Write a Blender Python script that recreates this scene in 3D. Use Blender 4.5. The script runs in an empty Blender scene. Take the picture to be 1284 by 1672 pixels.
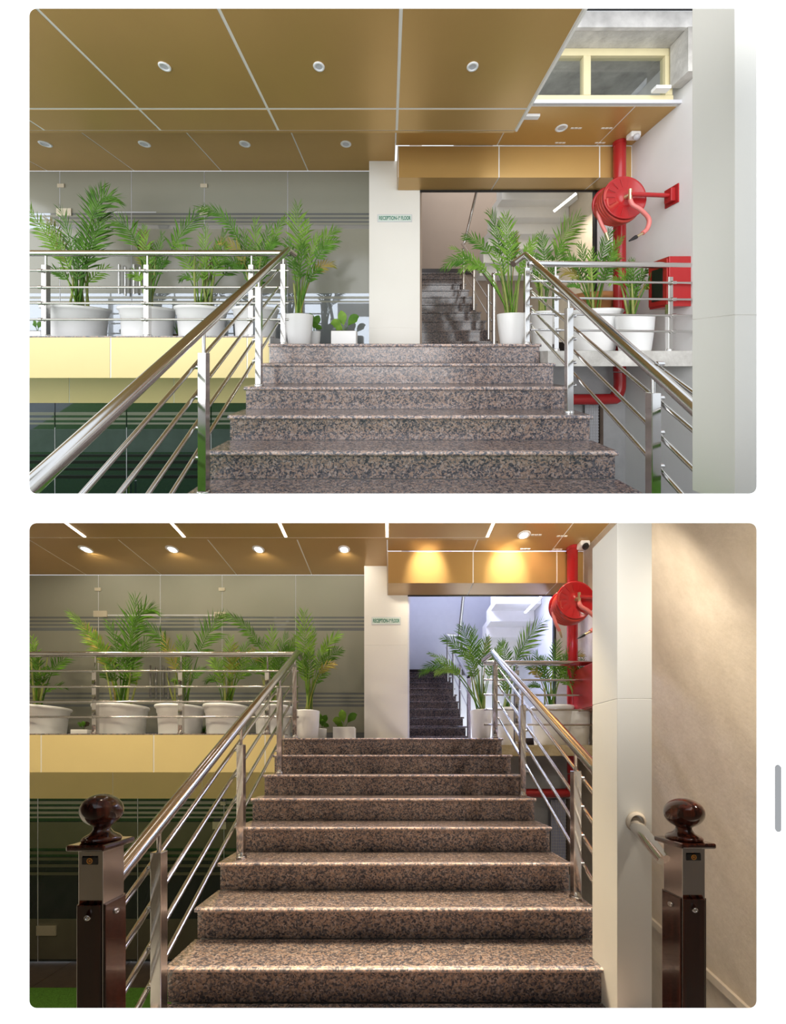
# A white page margin built as a partition with two openings, one above the other.  Behind each opening
# stands an entrance hall with a granite flight of steps: the upper one by day,
# the lower one in the evening.  Each hall is modelled in its own level metres
# (x right, y depth, z up from the eye line); the lower hall is sheared
# downward in proportion to depth from the camera, so it keeps its own eye line.
import bpy, math, random
from mathutils import Vector
random.seed(4)
SC = bpy.context.scene
COL = SC.collection
F = 550.0            # focal length in pixels of a 1284 px wide frame
VX = 635.0           # column of the vanishing point
HZ = 580.0           # row of the eye line
EYE = 1.5            # eye height

# ------------------------------------------------------------------ camera
cd = bpy.data.cameras.new('camera'); cam = bpy.data.objects.new('camera', cd)
COL.objects.link(cam); SC.camera = cam
cam.location = (0, 0, EYE); cam.rotation_euler = (math.pi/2, 0, 0)
cd.sensor_fit = 'HORIZONTAL'; cd.sensor_width = 36.0
cd.lens = F/1284*36.0
cd.clip_start = 0.05; cd.clip_end = 200
# shift is measured in widths of the sensor (horizontal fit)
cd.shift_x = (642-VX)/1284; cd.shift_y = -(836-HZ)/1284

# ------------------------------------------------------------------ world: even overcast sky
W = bpy.data.worlds.new('overcast'); SC.world = W; W.use_nodes = True
bg = W.node_tree.nodes['Background']
bg.inputs[0].default_value = (0.87, 0.93, 1.0, 1); bg.inputs[1].default_value = 1.45
sun = bpy.data.lights.new('sun', 'SUN'); sun.energy = 2.8; sun.angle = math.radians(70); sun.color = (1.0, .98, .95)
so = bpy.data.objects.new('sun', sun); COL.objects.link(so)
so.rotation_euler = Vector((.30, .95, -.16)).to_track_quat('-Z', 'Y').to_euler()      # hazy sun low in front of the building
SC.view_settings.view_transform = 'Standard'; SC.view_settings.look = 'None'
SC.view_settings.exposure = 0.0; SC.view_settings.gamma = 1.0
SC.view_settings.use_curve_mapping = False

# ------------------------------------------------------------------ materials
def new_mat(name):
    m = bpy.data.materials.new(name); m.use_nodes = True
    return m, m.node_tree, m.node_tree.nodes['Principled BSDF']
def setc(sock, c): sock.default_value = (c[0], c[1], c[2], 1)
def plain(name, c, rough=.5, metal=0, var=.06, scale=6, bump=0, spec=.5, bscale=60, stretch=None):
    m, t, b = new_mat(name); N = t.nodes; L = t.links
    tc = N.new('ShaderNodeTexCoord'); no = N.new('ShaderNodeTexNoise')
    no.inputs['Scale'].default_value = scale; no.inputs['Detail'].default_value = 5
    src = tc.outputs['Object']
    if stretch:
        mp = N.new('ShaderNodeMapping'); mp.inputs['Scale'].default_value = stretch
        L.new(src, mp.inputs[0]); src = mp.outputs[0]
    L.new(src, no.inputs['Vector'])
    rp = N.new('ShaderNodeValToRGB')
    rp.color_ramp.elements[0].position = .3; rp.color_ramp.elements[1].position = .7
    lo = [max(0, x*(1-var)) for x in c]; hi = [min(1, x*(1+var)) for x in c]
    rp.color_ramp.elements[0].color = (*lo, 1); rp.color_ramp.elements[1].color = (*hi, 1)
    L.new(no.outputs[0], rp.inputs[0]); L.new(rp.outputs[0], b.inputs['Base Color'])
    b.inputs['Roughness'].default_value = rough; b.inputs['Metallic'].default_value = metal
    b.inputs['Specular IOR Level'].default_value = spec
    if bump:
        n2 = N.new('ShaderNodeTexNoise'); n2.inputs['Scale'].default_value = bscale; n2.inputs['Detail'].default_value = 6
        L.new(src, n2.inputs['Vector'])
        bp = N.new('ShaderNodeBump'); bp.inputs['Strength'].default_value = bump; bp.inputs['Distance'].default_value = .01
        L.new(n2.outputs[0], bp.inputs['Height']); L.new(bp.outputs[0], b.inputs['Normal'])
    return m
def emit(name, c, s):
    m, t, b = new_mat(name)
    setc(b.inputs['Base Color'], c); setc(b.inputs['Emission Color'], c); m.cycles.emission_sampling = 'NONE' if s < 4 else 'AUTO'; b.inputs['Emission Strength'].default_value = s
    return m
def granite(name, rough=.22, mul=1.0):
    m, t, b = new_mat(name); N = t.nodes; L = t.links
    tc = N.new('ShaderNodeTexCoord')
    nz = N.new('ShaderNodeTexNoise'); nz.inputs['Scale'].default_value = 30; nz.inputs['Detail'].default_value = 2
    mx = N.new('ShaderNodeMix'); mx.data_type = 'VECTOR'; mx.inputs[0].default_value = .035
    L.new(tc.outputs['Object'], mx.inputs[4]); L.new(tc.outputs['Object'], nz.inputs['Vector']); L.new(nz.outputs[1], mx.inputs[5])
    vo = N.new('ShaderNodeTexVoronoi'); vo.inputs['Scale'].default_value = 95
    L.new(mx.outputs[1], vo.inputs['Vector'])
    sp = N.new('ShaderNodeSeparateColor'); L.new(vo.outputs['Color'], sp.inputs[0])
    n2 = N.new('ShaderNodeTexNoise'); n2.inputs['Scale'].default_value = 38; n2.inputs['Detail'].default_value = 6; n2.inputs['Roughness'].default_value = .7
    L.new(tc.outputs['Object'], n2.inputs['Vector'])
    ad = N.new('ShaderNodeMath'); ad.operation = 'MULTIPLY_ADD'; ad.inputs[1].default_value = .42
    L.new(sp.outputs[0], ad.inputs[0])
    m2 = N.new('ShaderNodeMath'); m2.operation = 'MULTIPLY'; m2.inputs[1].default_value = .62
    L.new(n2.outputs[0], m2.inputs[0]); L.new(m2.outputs[0], ad.inputs[2])
    rp = N.new('ShaderNodeValToRGB'); cr = rp.color_ramp
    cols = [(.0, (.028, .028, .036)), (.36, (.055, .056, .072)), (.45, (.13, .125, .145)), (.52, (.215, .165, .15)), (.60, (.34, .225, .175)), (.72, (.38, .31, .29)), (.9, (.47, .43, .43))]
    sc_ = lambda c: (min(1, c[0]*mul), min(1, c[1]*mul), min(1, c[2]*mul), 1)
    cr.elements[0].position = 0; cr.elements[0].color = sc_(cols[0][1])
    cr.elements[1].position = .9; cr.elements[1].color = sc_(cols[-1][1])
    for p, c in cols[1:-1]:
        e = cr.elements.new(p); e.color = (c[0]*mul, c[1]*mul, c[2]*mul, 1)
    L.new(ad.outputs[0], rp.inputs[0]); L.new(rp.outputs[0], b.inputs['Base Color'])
    b.inputs['Roughness'].default_value = rough; b.inputs['Specular IOR Level'].default_value = .8
    return m
def stained(name, c1, c2, scale=2.5, rough=.85, bump=.25):
    m = plain(name, c1, rough, 0, .05, scale, bump, .3, 35)
    t = m.node_tree; rp = [n for n in t.nodes if n.type == 'VALTORGB'][0]
    rp.color_ramp.elements[0].color = (*c1, 1); rp.color_ramp.elements[1].color = (*c2, 1)
    [n for n in t.nodes if n.type == 'TEX_NOISE'][0].inputs['Roughness'].default_value = .68
    return m
def wood(name):
    m, t, b = new_mat(name); N = t.nodes; L = t.links
    tc = N.new('ShaderNodeTexCoord'); mp = N.new('ShaderNodeMapping'); mp.inputs['Scale'].default_value = (60, 60, 1.3)
    L.new(tc.outputs['Object'], mp.inputs[0]); no = N.new('ShaderNodeTexNoise'); no.inputs['Scale'].default_value = 1; no.inputs['Detail'].default_value = 4
    L.new(mp.outputs[0], no.inputs['Vector']); rp = N.new('ShaderNodeValToRGB')
    rp.color_ramp.elements[0].position = .35; rp.color_ramp.elements[0].color = (.012, .004, .003, 1)
    rp.color_ramp.elements[1].position = .72; rp.color_ramp.elements[1].color = (.085, .018, .008, 1)
    L.new(no.outputs[0], rp.inputs[0]); L.new(rp.outputs[0], b.inputs['Base Color'])
    b.inputs['Roughness'].default_value = .16; b.inputs['Specular IOR Level'].default_value = .3; b.inputs['Coat Weight'].default_value = .25; b.inputs['Coat Roughness'].default_value = .04
    return m
def glassy(name, c, refl, rough=.03):
    # tinted architectural glass with a dark room behind: a partly mirroring pane
    m, t, b = new_mat(name); N = t.nodes; L = t.links
    setc(b.inputs['Base Color'], c); b.inputs['Roughness'].default_value = .25
    g = N.new('ShaderNodeBsdfGlossy'); g.inputs['Roughness'].default_value = rough; setc(g.inputs['Color'], (.74, .82, .94))
    mx = N.new('ShaderNodeMixShader'); mx.inputs[0].default_value = refl
    L.new(b.outputs[0], mx.inputs[1]); L.new(g.outputs[0], mx.inputs[2])
    L.new(mx.outputs[0], N['Material Output'].inputs[0])
    return m
def clear(name):
    m, t, b = new_mat(name); N = t.nodes; L = t.links
    g = N.new('ShaderNodeBsdfGlossy'); g.inputs['Roughness'].default_value = .02
    tr = N.new('ShaderNodeBsdfTransparent'); setc(tr.inputs[0], (.93, .95, .95))
    mx = N.new('ShaderNodeMixShader'); mx.inputs[0].default_value = .1
    L.new(tr.outputs[0], mx.inputs[1]); L.new(g.outputs[0], mx.inputs[2]); L.new(mx.outputs[0], N['Material Output'].inputs[0])
    return m
def leafmat(name, c1, c2):
    m = plain(name, c1, .5, 0, .05, 9, 0, .25)
    rp = [n for n in m.node_tree.nodes if n.type == 'VALTORGB'][0]
    rp.color_ramp.elements[0].color = (*c1, 1); rp.color_ramp.elements[1].color = (*c2, 1)
    b = m.node_tree.nodes['Principled BSDF']
    return m

M = dict(
    white=plain('white_paint', (.90, .90, .90), .6, 0, .01),
    page=plain('bright_white_paint', (.95, .95, .95), .8, 0, .005, spec=.2),
    granite=granite('tan_brown_granite'),
    granite_edge_lit=granite('sky_lit_granite_edge', .4, 1.75),  # nosing granite, lightened to paint in the sky's reflection
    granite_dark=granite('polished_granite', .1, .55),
    steel=plain('brushed_steel', (.66, .645, .63), .16, 1, .03, 3),
    gold=plain('gold_panel', (.54, .335, .115), .32, .35, .03, 1.5),
    joint=plain('joint_sealant', (.86, .83, .78), .6, 0, .02),
    cream=plain('cream_panel', (.80, .645, .30), .4, 0, .03, 1.2),
    column=plain('column_panel', (.82, .80, .74), .45, 0, .02, 1.5),
    wall=plain('painted_plaster', (.80, .79, .78), .75, 0, .03, 2, .05),
    plaster=stained('scuffed_plaster', (.47, .40, .31), (.60, .52, .42), 3.2, .8, .25),
    concrete=stained('raw_concrete', (.40, .38, .355), (.76, .74, .70), 3.0, .9, .4),
    grey=stained('grey_render', (.42, .42, .43), (.55, .55, .56), 2.2, .85, .15),
    red=plain('red_enamel', (.40, .018, .02), .22, 0, .05, 4),
    hose=plain('red_rubber', (.46, .045, .03), .4, 0, .05, 6),
    pink=plain('pale_red_rubber', (.70, .20, .18), .4, 0, .05, 6),
    pot=plain('white_plastic', (.91, .91, .91), .38, 0, .02, 3),
    terracotta=plain('terracotta', (.55, .25, .09), .6, 0, .08, 4),
    soil=plain('soil', (.05, .035, .02), .95, 0, .3, 20),
    leaf=leafmat('palm_leaf', (.035, .115, .008), (.11, .25, .025)),
    leaf2=leafmat('young_palm_leaf', (.08, .20, .015), (.22, .38, .05)),
    leaf3=leafmat('yellowing_leaf', (.15, .20, .02), (.40, .30, .08)),
    cane=leafmat('palm_cane', (.16, .22, .05), (.40, .42, .14)),
    film=plain('frosted_film', (.275, .275, .225), .16, 0, .03, 1.0, spec=.5),
    filmline=plain('clear_strip', (.06, .06, .06), .12, 0, .05, 1.0, spec=.7),
    clearglass=glassy('mirror_glass', (.15, .165, .17), .19),
    darkglass=glassy('tinted_glass', (.02, .035, .035), .16),
    window=clear('window_glass'),
    fitting=plain('patch_fitting', (.62, .56, .44), .4, .3, .05),
    black=plain('black_plastic', (.012, .012, .013), .35, 0, .1),
    signplate=plain('pale_sign_plate', (.68, .76, .70), .3, 0, .02),
    green=plain('green_lettering', (.02, .20, .13), .5, 0, .02),
    frame=plain('cream_frame', (.76, .67, .41), .45, 0, .03),
    turf=plain('artificial_turf', (.14, .33, .05), .95, 0, .35, 60, .5, .1, 200),
    lining=plain('added_dark_lining', (.07, .06, .05), .7, 0, .1),
    tile=stained('brown_stone', (.09, .065, .05), (.17, .12, .095), 5, .35, .1),
    wood=wood('polished_mahogany'),
    amber=plain('amber_print', (.75, .30, .04), .5, 0, .05),
    lens=plain('lamp_lens', (.62, .62, .66), .3, 0, .02),
    lamp_on=emit('lit_downlight', (1, .93, .95), 14),
    led_on=emit('lit_led_strip', (1, .92, .80), 9),
    tube_day=emit('lit_tube', (1, .96, .85), 6),
    tube_on=emit('lit_cold_tube', (.72, .78, 1), 16),
    inside=plain('stairwell_paint', (.36, .275, .215), .7, 0, .03, 2),
    soffit=plain('white_soffit', (.80, .78, .74), .7, 0, .02),
    skirting=plain('dark_skirting', (.03, .02, .02), .3, 0, .1),
    bar=plain('scrollbar_grey', (.15, .15, .15), .5, 0, .01),
    brass=plain('brass_fitting', (.7, .58, .35), .3, .9, .05),
)

# ------------------------------------------------------------------ halls
class Hall:
    def __init__(s, hz, shear, view): s.h = hz; s.k = shear; s.view = view
    def P(s, px, py, Y): return Vector(((px-VX)*Y/F, Y, (s.h-py)*Y/F))
    def X(s, px, Y): return (px-VX)*Y/F
    def Z(s, py, Y): return (s.h-py)*Y/F
    def w(s, v): return Vector((v[0], v[1], v[2] + s.k*v[1] + EYE))  # shears z with depth from the camera plane; level for the upper hall
DAY = Hall(HZ, 0.0, 'upper view')
EVE = Hall(1240.0, -(1240.0-HZ)/F, 'lower view')
NONE = Hall(HZ, 0.0, '')
H = DAY

class MB:
    def __init__(s): s.v = []; s.f = []; s.sm = []; s.mi = []
    def add(s, vs, fs, smooth=False):
        o = len(s.v); s.v += [Vector(v) for v in vs]
        for f in fs: s.f.append([i+o for i in f]); s.sm.append(smooth)
        return s
    def box(s, x0, x1, y0, y1, z0, z1):
        if x0 > x1: x0, x1 = x1, x0
        vs = [(x, y, z) for z in (z0, z1) for y in (y0, y1) for x in (x0, x1)]
        return s.add(vs, [(0, 2, 3, 1), (4, 5, 7, 6), (0, 1, 5, 4), (2, 6, 7, 3), (0, 4, 6, 2), (1, 3, 7, 5)])
    def prism_x(s, prof, x0, x1, smooth=False):
        n = len(prof)
        vs = [(x0, y, z) for y, z in prof] + [(x1, y, z) for y, z in prof]
        s.add(vs, [tuple(range(n)), tuple(range(2*n-1, n-1, -1))])
        return s.add(vs, [(i, i+n, (i+1) % n+n, (i+1) % n) for i in range(n)], smooth)
    def prism_y(s, prof, y0, y1):
        n = len(prof)
        vs = [(x, y0, z) for x, z in prof] + [(x, y1, z) for x, z in prof]
        return s.add(vs, [tuple(range(n)), tuple(range(2*n-1, n-1, -1))] + [(i, i+n, (i+1) % n+n, (i+1) % n) for i in range(n)])
    def tube(s, pts, r, n=10, caps=True):
        pts = [Vector(p) for p in pts]; rs = r if isinstance(r, (list, tuple)) else [r]*len(pts)
        vs = []; prev = None
        for i, p in enumerate(pts):
            if i == 0: d = pts[1]-p
            elif i == len(pts)-1: d = p-pts[i-1]
            else: d = (pts[i+1]-p).normalized() + (p-pts[i-1]).normalized()
            d.normalize()
            if prev is None:
                a = d.cross(Vector((0, 0, 1)))
                if a.length < .1: a = d.cross(Vector((1, 0, 0)))
            else: a = prev - d*prev.dot(d)
            a.normalize(); prev = a; b = d.cross(a)
            for k in range(n):
                t = 2*math.pi*k/n; vs.append(p + (a*math.cos(t)+b*math.sin(t))*rs[i])
        m = len(pts)
        s.add(vs, [(i*n+k, i*n+(k+1) % n, (i+1)*n+(k+1) % n, (i+1)*n+k) for i in range(m-1) for k in range(n)], True)
        if caps: s.add(vs[:n], [tuple(range(n-1, -1, -1))]); s.add(vs[-n:], [tuple(range(n))])
        return s
    def lathe(s, c, prof, n=28, axis=None, smooth=True):
        c = Vector(c); az = Vector(axis).normalized() if axis else Vector((0, 0, 1))
        ax = az.cross(Vector((0, 1, 0)));
        if ax.length < .1: ax = Vector((1, 0, 0))
        ax.normalize(); ay = az.cross(ax)
        vs = []
        for r, z in prof:
            for k in range(n):
                t = 2*math.pi*k/n; vs.append(c + ax*(r*math.cos(t)) + ay*(r*math.sin(t)) + az*z)
        m = len(prof)
        return s.add(vs, [(i*n+k, i*n+(k+1) % n, (i+1)*n+(k+1) % n, (i+1)*n+k) for i in range(m-1) for k in range(n)], smooth)
    def build(s, name, mat, parent=None, bev=0, origin=None, kind=None, label=None):
        me = bpy.data.meshes.new(name)
        wv = [H.w(v) for v in s.v]
        if parent is not None: o0 = parent['_o']; o0 = Vector(o0)
        elif origin is not None: o0 = H.w(origin)
        else:
            lo = Vector([min(v[i] for v in wv) for i in range(3)]); hi = Vector([max(v[i] for v in wv) for i in range(3)])
            o0 = Vector(((lo.x+hi.x)/2, (lo.y+hi.y)/2, lo.z))
        me.from_pydata([v-o0 for v in wv], [], s.f)
        for p, q in zip(me.polygons, s.sm): p.use_smooth = q
        me.materials.append(M[mat] if isinstance(mat, str) else mat)
        o = bpy.data.objects.new(name, me); COL.objects.link(o)
        if parent is not None: o.parent = parent
        else: o.location = o0
        o['_o'] = list(o0) if parent is None else list(parent['_o'])
        if bev:
            b = o.modifiers.new('bevel', 'BEVEL'); b.width = bev; b.segments = 2; b.limit_method = 'ANGLE'
        if kind: o['kind'] = kind
        if label: o['label'] = label
        return o
def thing(name, label, cat, loc, group=None, kind=None):
    o = bpy.data.objects.new(name, None); COL.objects.link(o); o.empty_display_size = .1
    o.location = H.w(loc); o['_o'] = list(o.location)
    if label: o['label'] = label
    if cat: o['category'] = cat
    if group: o['group'] = group
    if kind: o['kind'] = kind
    return o
def tag(o, label, cat, group=None):
    o['label'] = label; o['category'] = cat
    if group: o['group'] = group
    return o
def B(*a): return MB().box(*a)
def arc(c, r, a0, a1, n): return [(c[0]+r*math.cos(a0+(a1-a0)*i/n), c[1]+r*math.sin(a0+(a1-a0)*i/n)) for i in range(n+1)]
def bez(a, b, c, n): return [a*(1-t)**2 + b*(2*t*(1-t)) + c*t*t for t in [i/n for i in range(n+1)]]
def smoothpath(pts, n=6):
    pts = [Vector(p) for p in pts]; out = []
    for i in range(len(pts)-1):
        p0 = pts[max(i-1, 0)]; p1 = pts[i]; p2 = pts[i+1]; p3 = pts[min(i+2, len(pts)-1)]
        for k in range(n):
            t = k/n
            out.append(.5*((2*p1)+(p2-p0)*t+(2*p0-5*p1+4*p2-p3)*t*t+(3*p1-p0-3*p2+p3)*t**3))
    out.append(pts[-1]); return out
def area(name, loc, size, power, color, rot=(0, 0, 0)):
    l = bpy.data.lights.new(name, 'AREA'); l.shape = 'RECTANGLE'; l.size, l.size_y = size; l.energy = power; l.color = color
    o = bpy.data.objects.new(name, l); COL.objects.link(o); o.location = H.w(loc); o.rotation_euler = rot
    return o
def spot(name, loc, target, power, color, angle=90, blend=.6, r=.04):
    l = bpy.data.lights.new(name, 'SPOT'); l.energy = power; l.color = color; l.spot_size = math.radians(angle); l.spot_blend = blend; l.shadow_soft_size = r
    o = bpy.data.objects.new(name, l); COL.objects.link(o); o.location = H.w(loc)
    d = H.w(target) - H.w(loc); o.rotation_euler = d.to_track_quat('-Z', 'Y').to_euler()
    return o

# ------------------------------------------------------------------ white page margin, built as a partition with two openings
H = NONE
WY = 0.95
def partition():
    T = .012; sl = .05
    def rr(px0, py0, px1, py1, grow):
        x0, x1 = H.X(px0, WY)-grow, H.X(px1, WY)+grow; z1, z0 = H.Z(py0, WY)+grow, H.Z(py1, WY)-grow
        r = 12*WY/F+grow; out = []
        for cx, cz, a in ((x1-r, z1-r, 0), (x0+r, z1-r, 90), (x0+r, z0+r, 180), (x1-r, z0+r, 270)):
            for i in range(9):
                t = math.radians(a+90*i/8); out.append((cx+r*math.cos(t), cz+r*math.sin(t)))
        return out
    m = MB()
    holes = [(48, 14, 1236, 806), (48, 854, 1236, 1646)]
    zt, zb = 1.30, -4.7; zm = H.Z(830, WY)
    for hi, hole in enumerate(holes):
        top, bot = (zt, zm) if hi == 0 else (zm, zb)
        xo0, xo1 = (-1.3, 1.58) if hi == 0 else (-7.15, 2.95)  # outer reach, unseen, sized to shade and enclose the halls
        for yy, g in ((WY, 0), (WY+T, sl if hi == 0 else sl)):
            g2 = min(g, .038)
            ring = rr(*hole, g2)
            outer = []
            n = len(ring)
            # outer loop: project ring points to the rectangle
            cx = sum(p[0] for p in ring)/n; cz = sum(p[1] for p in ring)/n
            for i, p in enumerate(ring):
                q = i // 9; j = i % 9
                if q == 0: o = (xo1, top) if 3 <= j <= 5 else ((xo1, p[1]) if j < 3 else (p[0], top))
                if q == 1: o = (xo0, top) if 3 <= j <= 5 else ((p[0], top) if j < 3 else (xo0, p[1]))
                if q == 2: o = (xo0, bot) if 3 <= j <= 5 else ((xo0, p[1]) if j < 3 else (p[0], bot))
                if q == 3: o = (xo1, bot) if 3 <= j <= 5 else ((p[0], bot) if j < 3 else (xo1, p[1]))
                outer.append(o)
            vs = [(p[0], yy, p[1]) for p in ring] + [(o[0], yy, o[1]) for o in outer]
            m.add(vs, [(i, n+i, n+(i+1) % n, (i+1) % n) if yy != WY else (i, (i+1) % n, n+(i+1) % n, n+i) for i in range(n)])
        r0 = rr(*hole, 0); r1 = rr(*hole, .038); n = len(r0)
        m.add([(p[0], WY, p[1]) for p in r0] + [(p[0], WY+T, p[1]) for p in r1], [(i, i+n, (i+1) % n+n, (i+1) % n) for i in range(n)])
    m.box(-1.3, 1.58, WY, WY+T, zt, zt+.02); m.box(-7.15, 2.95, WY, WY+T, zb-.02, zb)
    o = m.build('wall_front', 'page', kind='structure', origin=(0, WY, zb))
    # unseen dark lining added towards the lower hall to cut its bright reflections
    o.data.materials.append(M['lining'])
    for p in o.data.polygons:
        if p.center.y > .009 and p.center.z + o.location.z < EYE + zm: p.material_index = 1
    return o
partition()
# the page's grey scrollbar, built as a flat bar on the partition
x = H.X(1270.5, WY); r = 4.6*WY/F; z0, z1 = H.Z(1352.4, WY), H.Z(1253.4, WY)
mb = MB().prism_y(arc((x, z1), r, 0, math.pi, 10) + arc((x, z0), r, math.pi, 2*math.pi, 10), WY-.002, WY-.0002)
tag(mb.build('scroll_bar', 'bar'), 'short grey rounded scrollbar on the white front wall beside lower opening', 'handle')
# added slab, unseen edge-on, blocks daylight from the lower hall; reflecting turf on top
sl = -(830-HZ)/F
def slab():
    y0, y1 = WY+.031, 9.5
    m = MB(); m.prism_x([(y0, sl*y0-.012), (y0, sl*y0), (y1, sl*y1), (y1, sl*y1-.05)], -9, 6.5)
    return m.build('floor', 'grey', kind='structure')
slab()
m = MB(); m.prism_x([(1.3, sl*1.3+.001), (1.3, sl*1.3+.006), (4.6, sl*4.6+.006), (4.6, sl*4.6+.001)], -6.7, 1.6)  # unseen turf added so the posts and lower glass reflect green
o = m.build('added_turf', 'turf', kind='stuff'); tag(o, 'added unseen green turf under the stairs of the upper view', 'turf')

# ------------------------------------------------------------------ builders shared by both halls
def staircase(xl, xr, Y0, T, z0, r, n, zend, label, land_back):
    root = thing('granite_staircase', label, 'stairs', ((xl+xr)/2, Y0-T*n, zend))
    core = MB()
    for i in range(n+1):
        y = Y0-T*i; z = z0-r*i
        back = (y+T if i else land_back)
        B(xl-.012, xr+.012, y+.0205, back, z-.032, z).build('tread', 'granite', root)
        # bullnose, sky sheen painted in as paler granite, 16 mm proud of the riser
        MB().prism_x([(y+.02, z)] + arc((y+.006, z-.016), .016, math.pi/2, math.pi*1.5, 6) + [(y+.02, z-.032)], xl-.012, xr+.012).build('nosing', 'granite_edge_lit', root)
        zb = (z0-r*(i+1)) if i < n else zend
        B(xl, xr, y+.012, y+.03, zb+.001, z-.033).build('riser', 'granite', root)
        core.box(xl+.01, xr-.01, y+.031, back if i else land_back-.01, zend, z-.034)
    core.build('core', 'grey', root)
    return root

def post(root, x, y, zb, zt, rail_z, a, bars, side, flange=True, mat='steel', bx=None, stemr=.011):
    p = B(x-a/2, x+a/2, y-a/2, y+a/2, zb, zt).build('post', mat, root, bev=.003)
    if rail_z: MB().tube([(x, y, zt-.01), (x, y, rail_z)], stemr, 8).build('stem', mat, p)
    if flange:
        MB().lathe((x, y, zb), [(0, .022), (a*.75, .022), (a*.8, .016), (a*.8, 0)], 20).build('base_flange', mat, p)
    for z in bars:
        if side: MB().tube([(x+side*a*.4, y, z), (x+side*(a/2+.03), y, z)], [.013, .013], 8).build('bar_clamp', mat, p)
        else: MB().tube([(x-.02, y-a/2-.03, z), (x+.02, y-a/2-.03, z)], .019, 8).build('bar_clamp', mat, p)
    return p

def stair_rail(label, pts, r, posts, side, hb, a, bar_r, ext, end=None, floor_z=None):
    """pts: handrail axis top->bottom, posts: (x,y,zbase,zposttop); bars hang on the outer side of the posts"""
    root = thing('stair_railing', label, 'railing', (posts[-1][0], posts[-1][1], posts[-1][2]), 'stainless stair railings')
    p0, p1 = Vector(pts[0]), Vector(pts[-1])
    def rz(y): return p0.z + (p1.z-p0.z)*(y-p0.y)/(p1.y-p0.y)
    path = list(pts)
    if end: path = [Vector(end)] + [Vector(q) for q in pts]
    m = MB()
    for i in range(len(path)-1): m.tube([path[i], path[i+1]], r, 18)
    m.build('handrail', 'steel', root)
    for (x, y, zb, zt) in posts:
        post(root, x, y, zb, zt, rz(y), a, [zb+h for h in hb], side, bx=None)
    # bars: straight between first and last post and on to the given ends
    xs = [q[0] for q in posts]; ys = [q[1] for q in posts]; zs = [q[2] for q in posts]
    bx = side*(a/2+.03)
    sl_ = (p1.z-p0.z)/(p1.y-p0.y)
    ymid = sum(ys)/len(ys); zmid = sum(zs)/len(zs)
    for h in hb:
        y0, y1 = ys[0]+.0, ext
        # regression through posts
        den = sum((y-ymid)**2 for y in ys)
        k = sum((y-ymid)*(z-zmid) for y, z in zip(ys, zs))/den if den > 0 else sl_
        kx = sum((y-ymid)*(x-sum(xs)/len(xs)) for x, y in zip(xs, ys))/den if den > 0 else 0
        xm = sum(xs)/len(xs)
        A = Vector((xm+kx*(y0-ymid)+bx, y0, zmid+k*(y0-ymid)+h)); C = Vector((xm+kx*(y1-ymid)+bx, y1, zmid+k*(y1-ymid)+h))
        if floor_z:      # stop where the bar meets the ground
            n_ = 60
            for q in range(n_+1):
                p = A.lerp(C, q/n_)
                if p.z < floor_z(p.y)+.03: C = p; break
        MB().tube([A, C], bar_r, 10).build('bar', 'steel', root)
    return root

def level_rail(label, x0, x1, Y, rail_z, r, bars, posts, zb, zt, a, bar_r, tilt=0, group='level balcony railings'):
    root = thing('balcony_railing', label, 'railing', ((x0+x1)/2, Y, zb), group)
    f = lambda x: tilt*(x-x0)
    MB().tube([(x0, Y, rail_z+f(x0)), (x1, Y, rail_z+f(x1))], r, 16).build('handrail', 'steel', root)
    for z in bars: MB().tube([(x0, Y-a/2-.03, z+f(x0)), (x1, Y-a/2-.03, z+f(x1))], bar_r, 10).build('bar', 'steel', root)
    for x in posts: post(root, x, Y, zb, zt+f(x), rail_z+f(x), a, [z+f(x) for z in bars], 0)
    return root

def panels(root, mat, xs, ys, z, t, gap, joint=True):
    for i in range(len(xs)-1):
        for j in range(len(ys)-1):
            B(xs[i]+gap/2, xs[i+1]-gap/2, ys[j]+gap/2, ys[j+1]-gap/2, z, z+.0035).build('panel', mat, root)

def downlight(label, x, y, z, lit, group, r=.045):
    root = thing('downlight', label, 'ceiling light', (x, y, z), group)
    MB().lathe((x, y, z), [(r, .012), (r, -.004), (r*.92, -.009), (r*.62, -.008), (r*.6, .0)], 24).build('rim', 'white', root)
    MB().lathe((x, y, z-.003), [(0, 0), (r*.6, 0), (r*.6, .004)], 20, smooth=False).build('lens', 'lamp_on' if lit else 'lens', root)
    return root

def pot(root, c, rt, rb, h, style):
    x, y, z = c
    if style == 'rim':
        prof = [(0, 0), (rb, 0), (rb*1.02, .01), (rt*.9, h*.74), (rt*.93, h*.75), (rt*.95, h*.9), (rt, h*.91), (rt*1.02, h*.96), (rt, h), (rt*.93, h), (rt*.9, h*.9)]
    elif style == 'rolled':
        prof = [(0, 0), (rb, 0), (rb*1.05, .02), (rt*.86, h*.5), (rt*.92, h*.8), (rt*.97, h*.9), (rt*1.03, h*.96), (rt, h), (rt*.92, h*.98), (rt*.88, h*.85)]
    else:
        prof = [(0, 0), (rb*.96, 0), (rb, .012), ((rb+rt)/2*1.03, h*.5), (rt, h*.97), (rt*.99, h), (rt*.93, h), (rt*.9, h*.9)]
    MB().lathe(c, prof, 36).build('pot', 'pot' if style != 'terra' else 'terracotta', root)
    MB().lathe((x, y, z+h*.9), [(0, .012), (rt*.5, .008), (rt*.91, 0)], 20).build('soil', 'soil', root)

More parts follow.
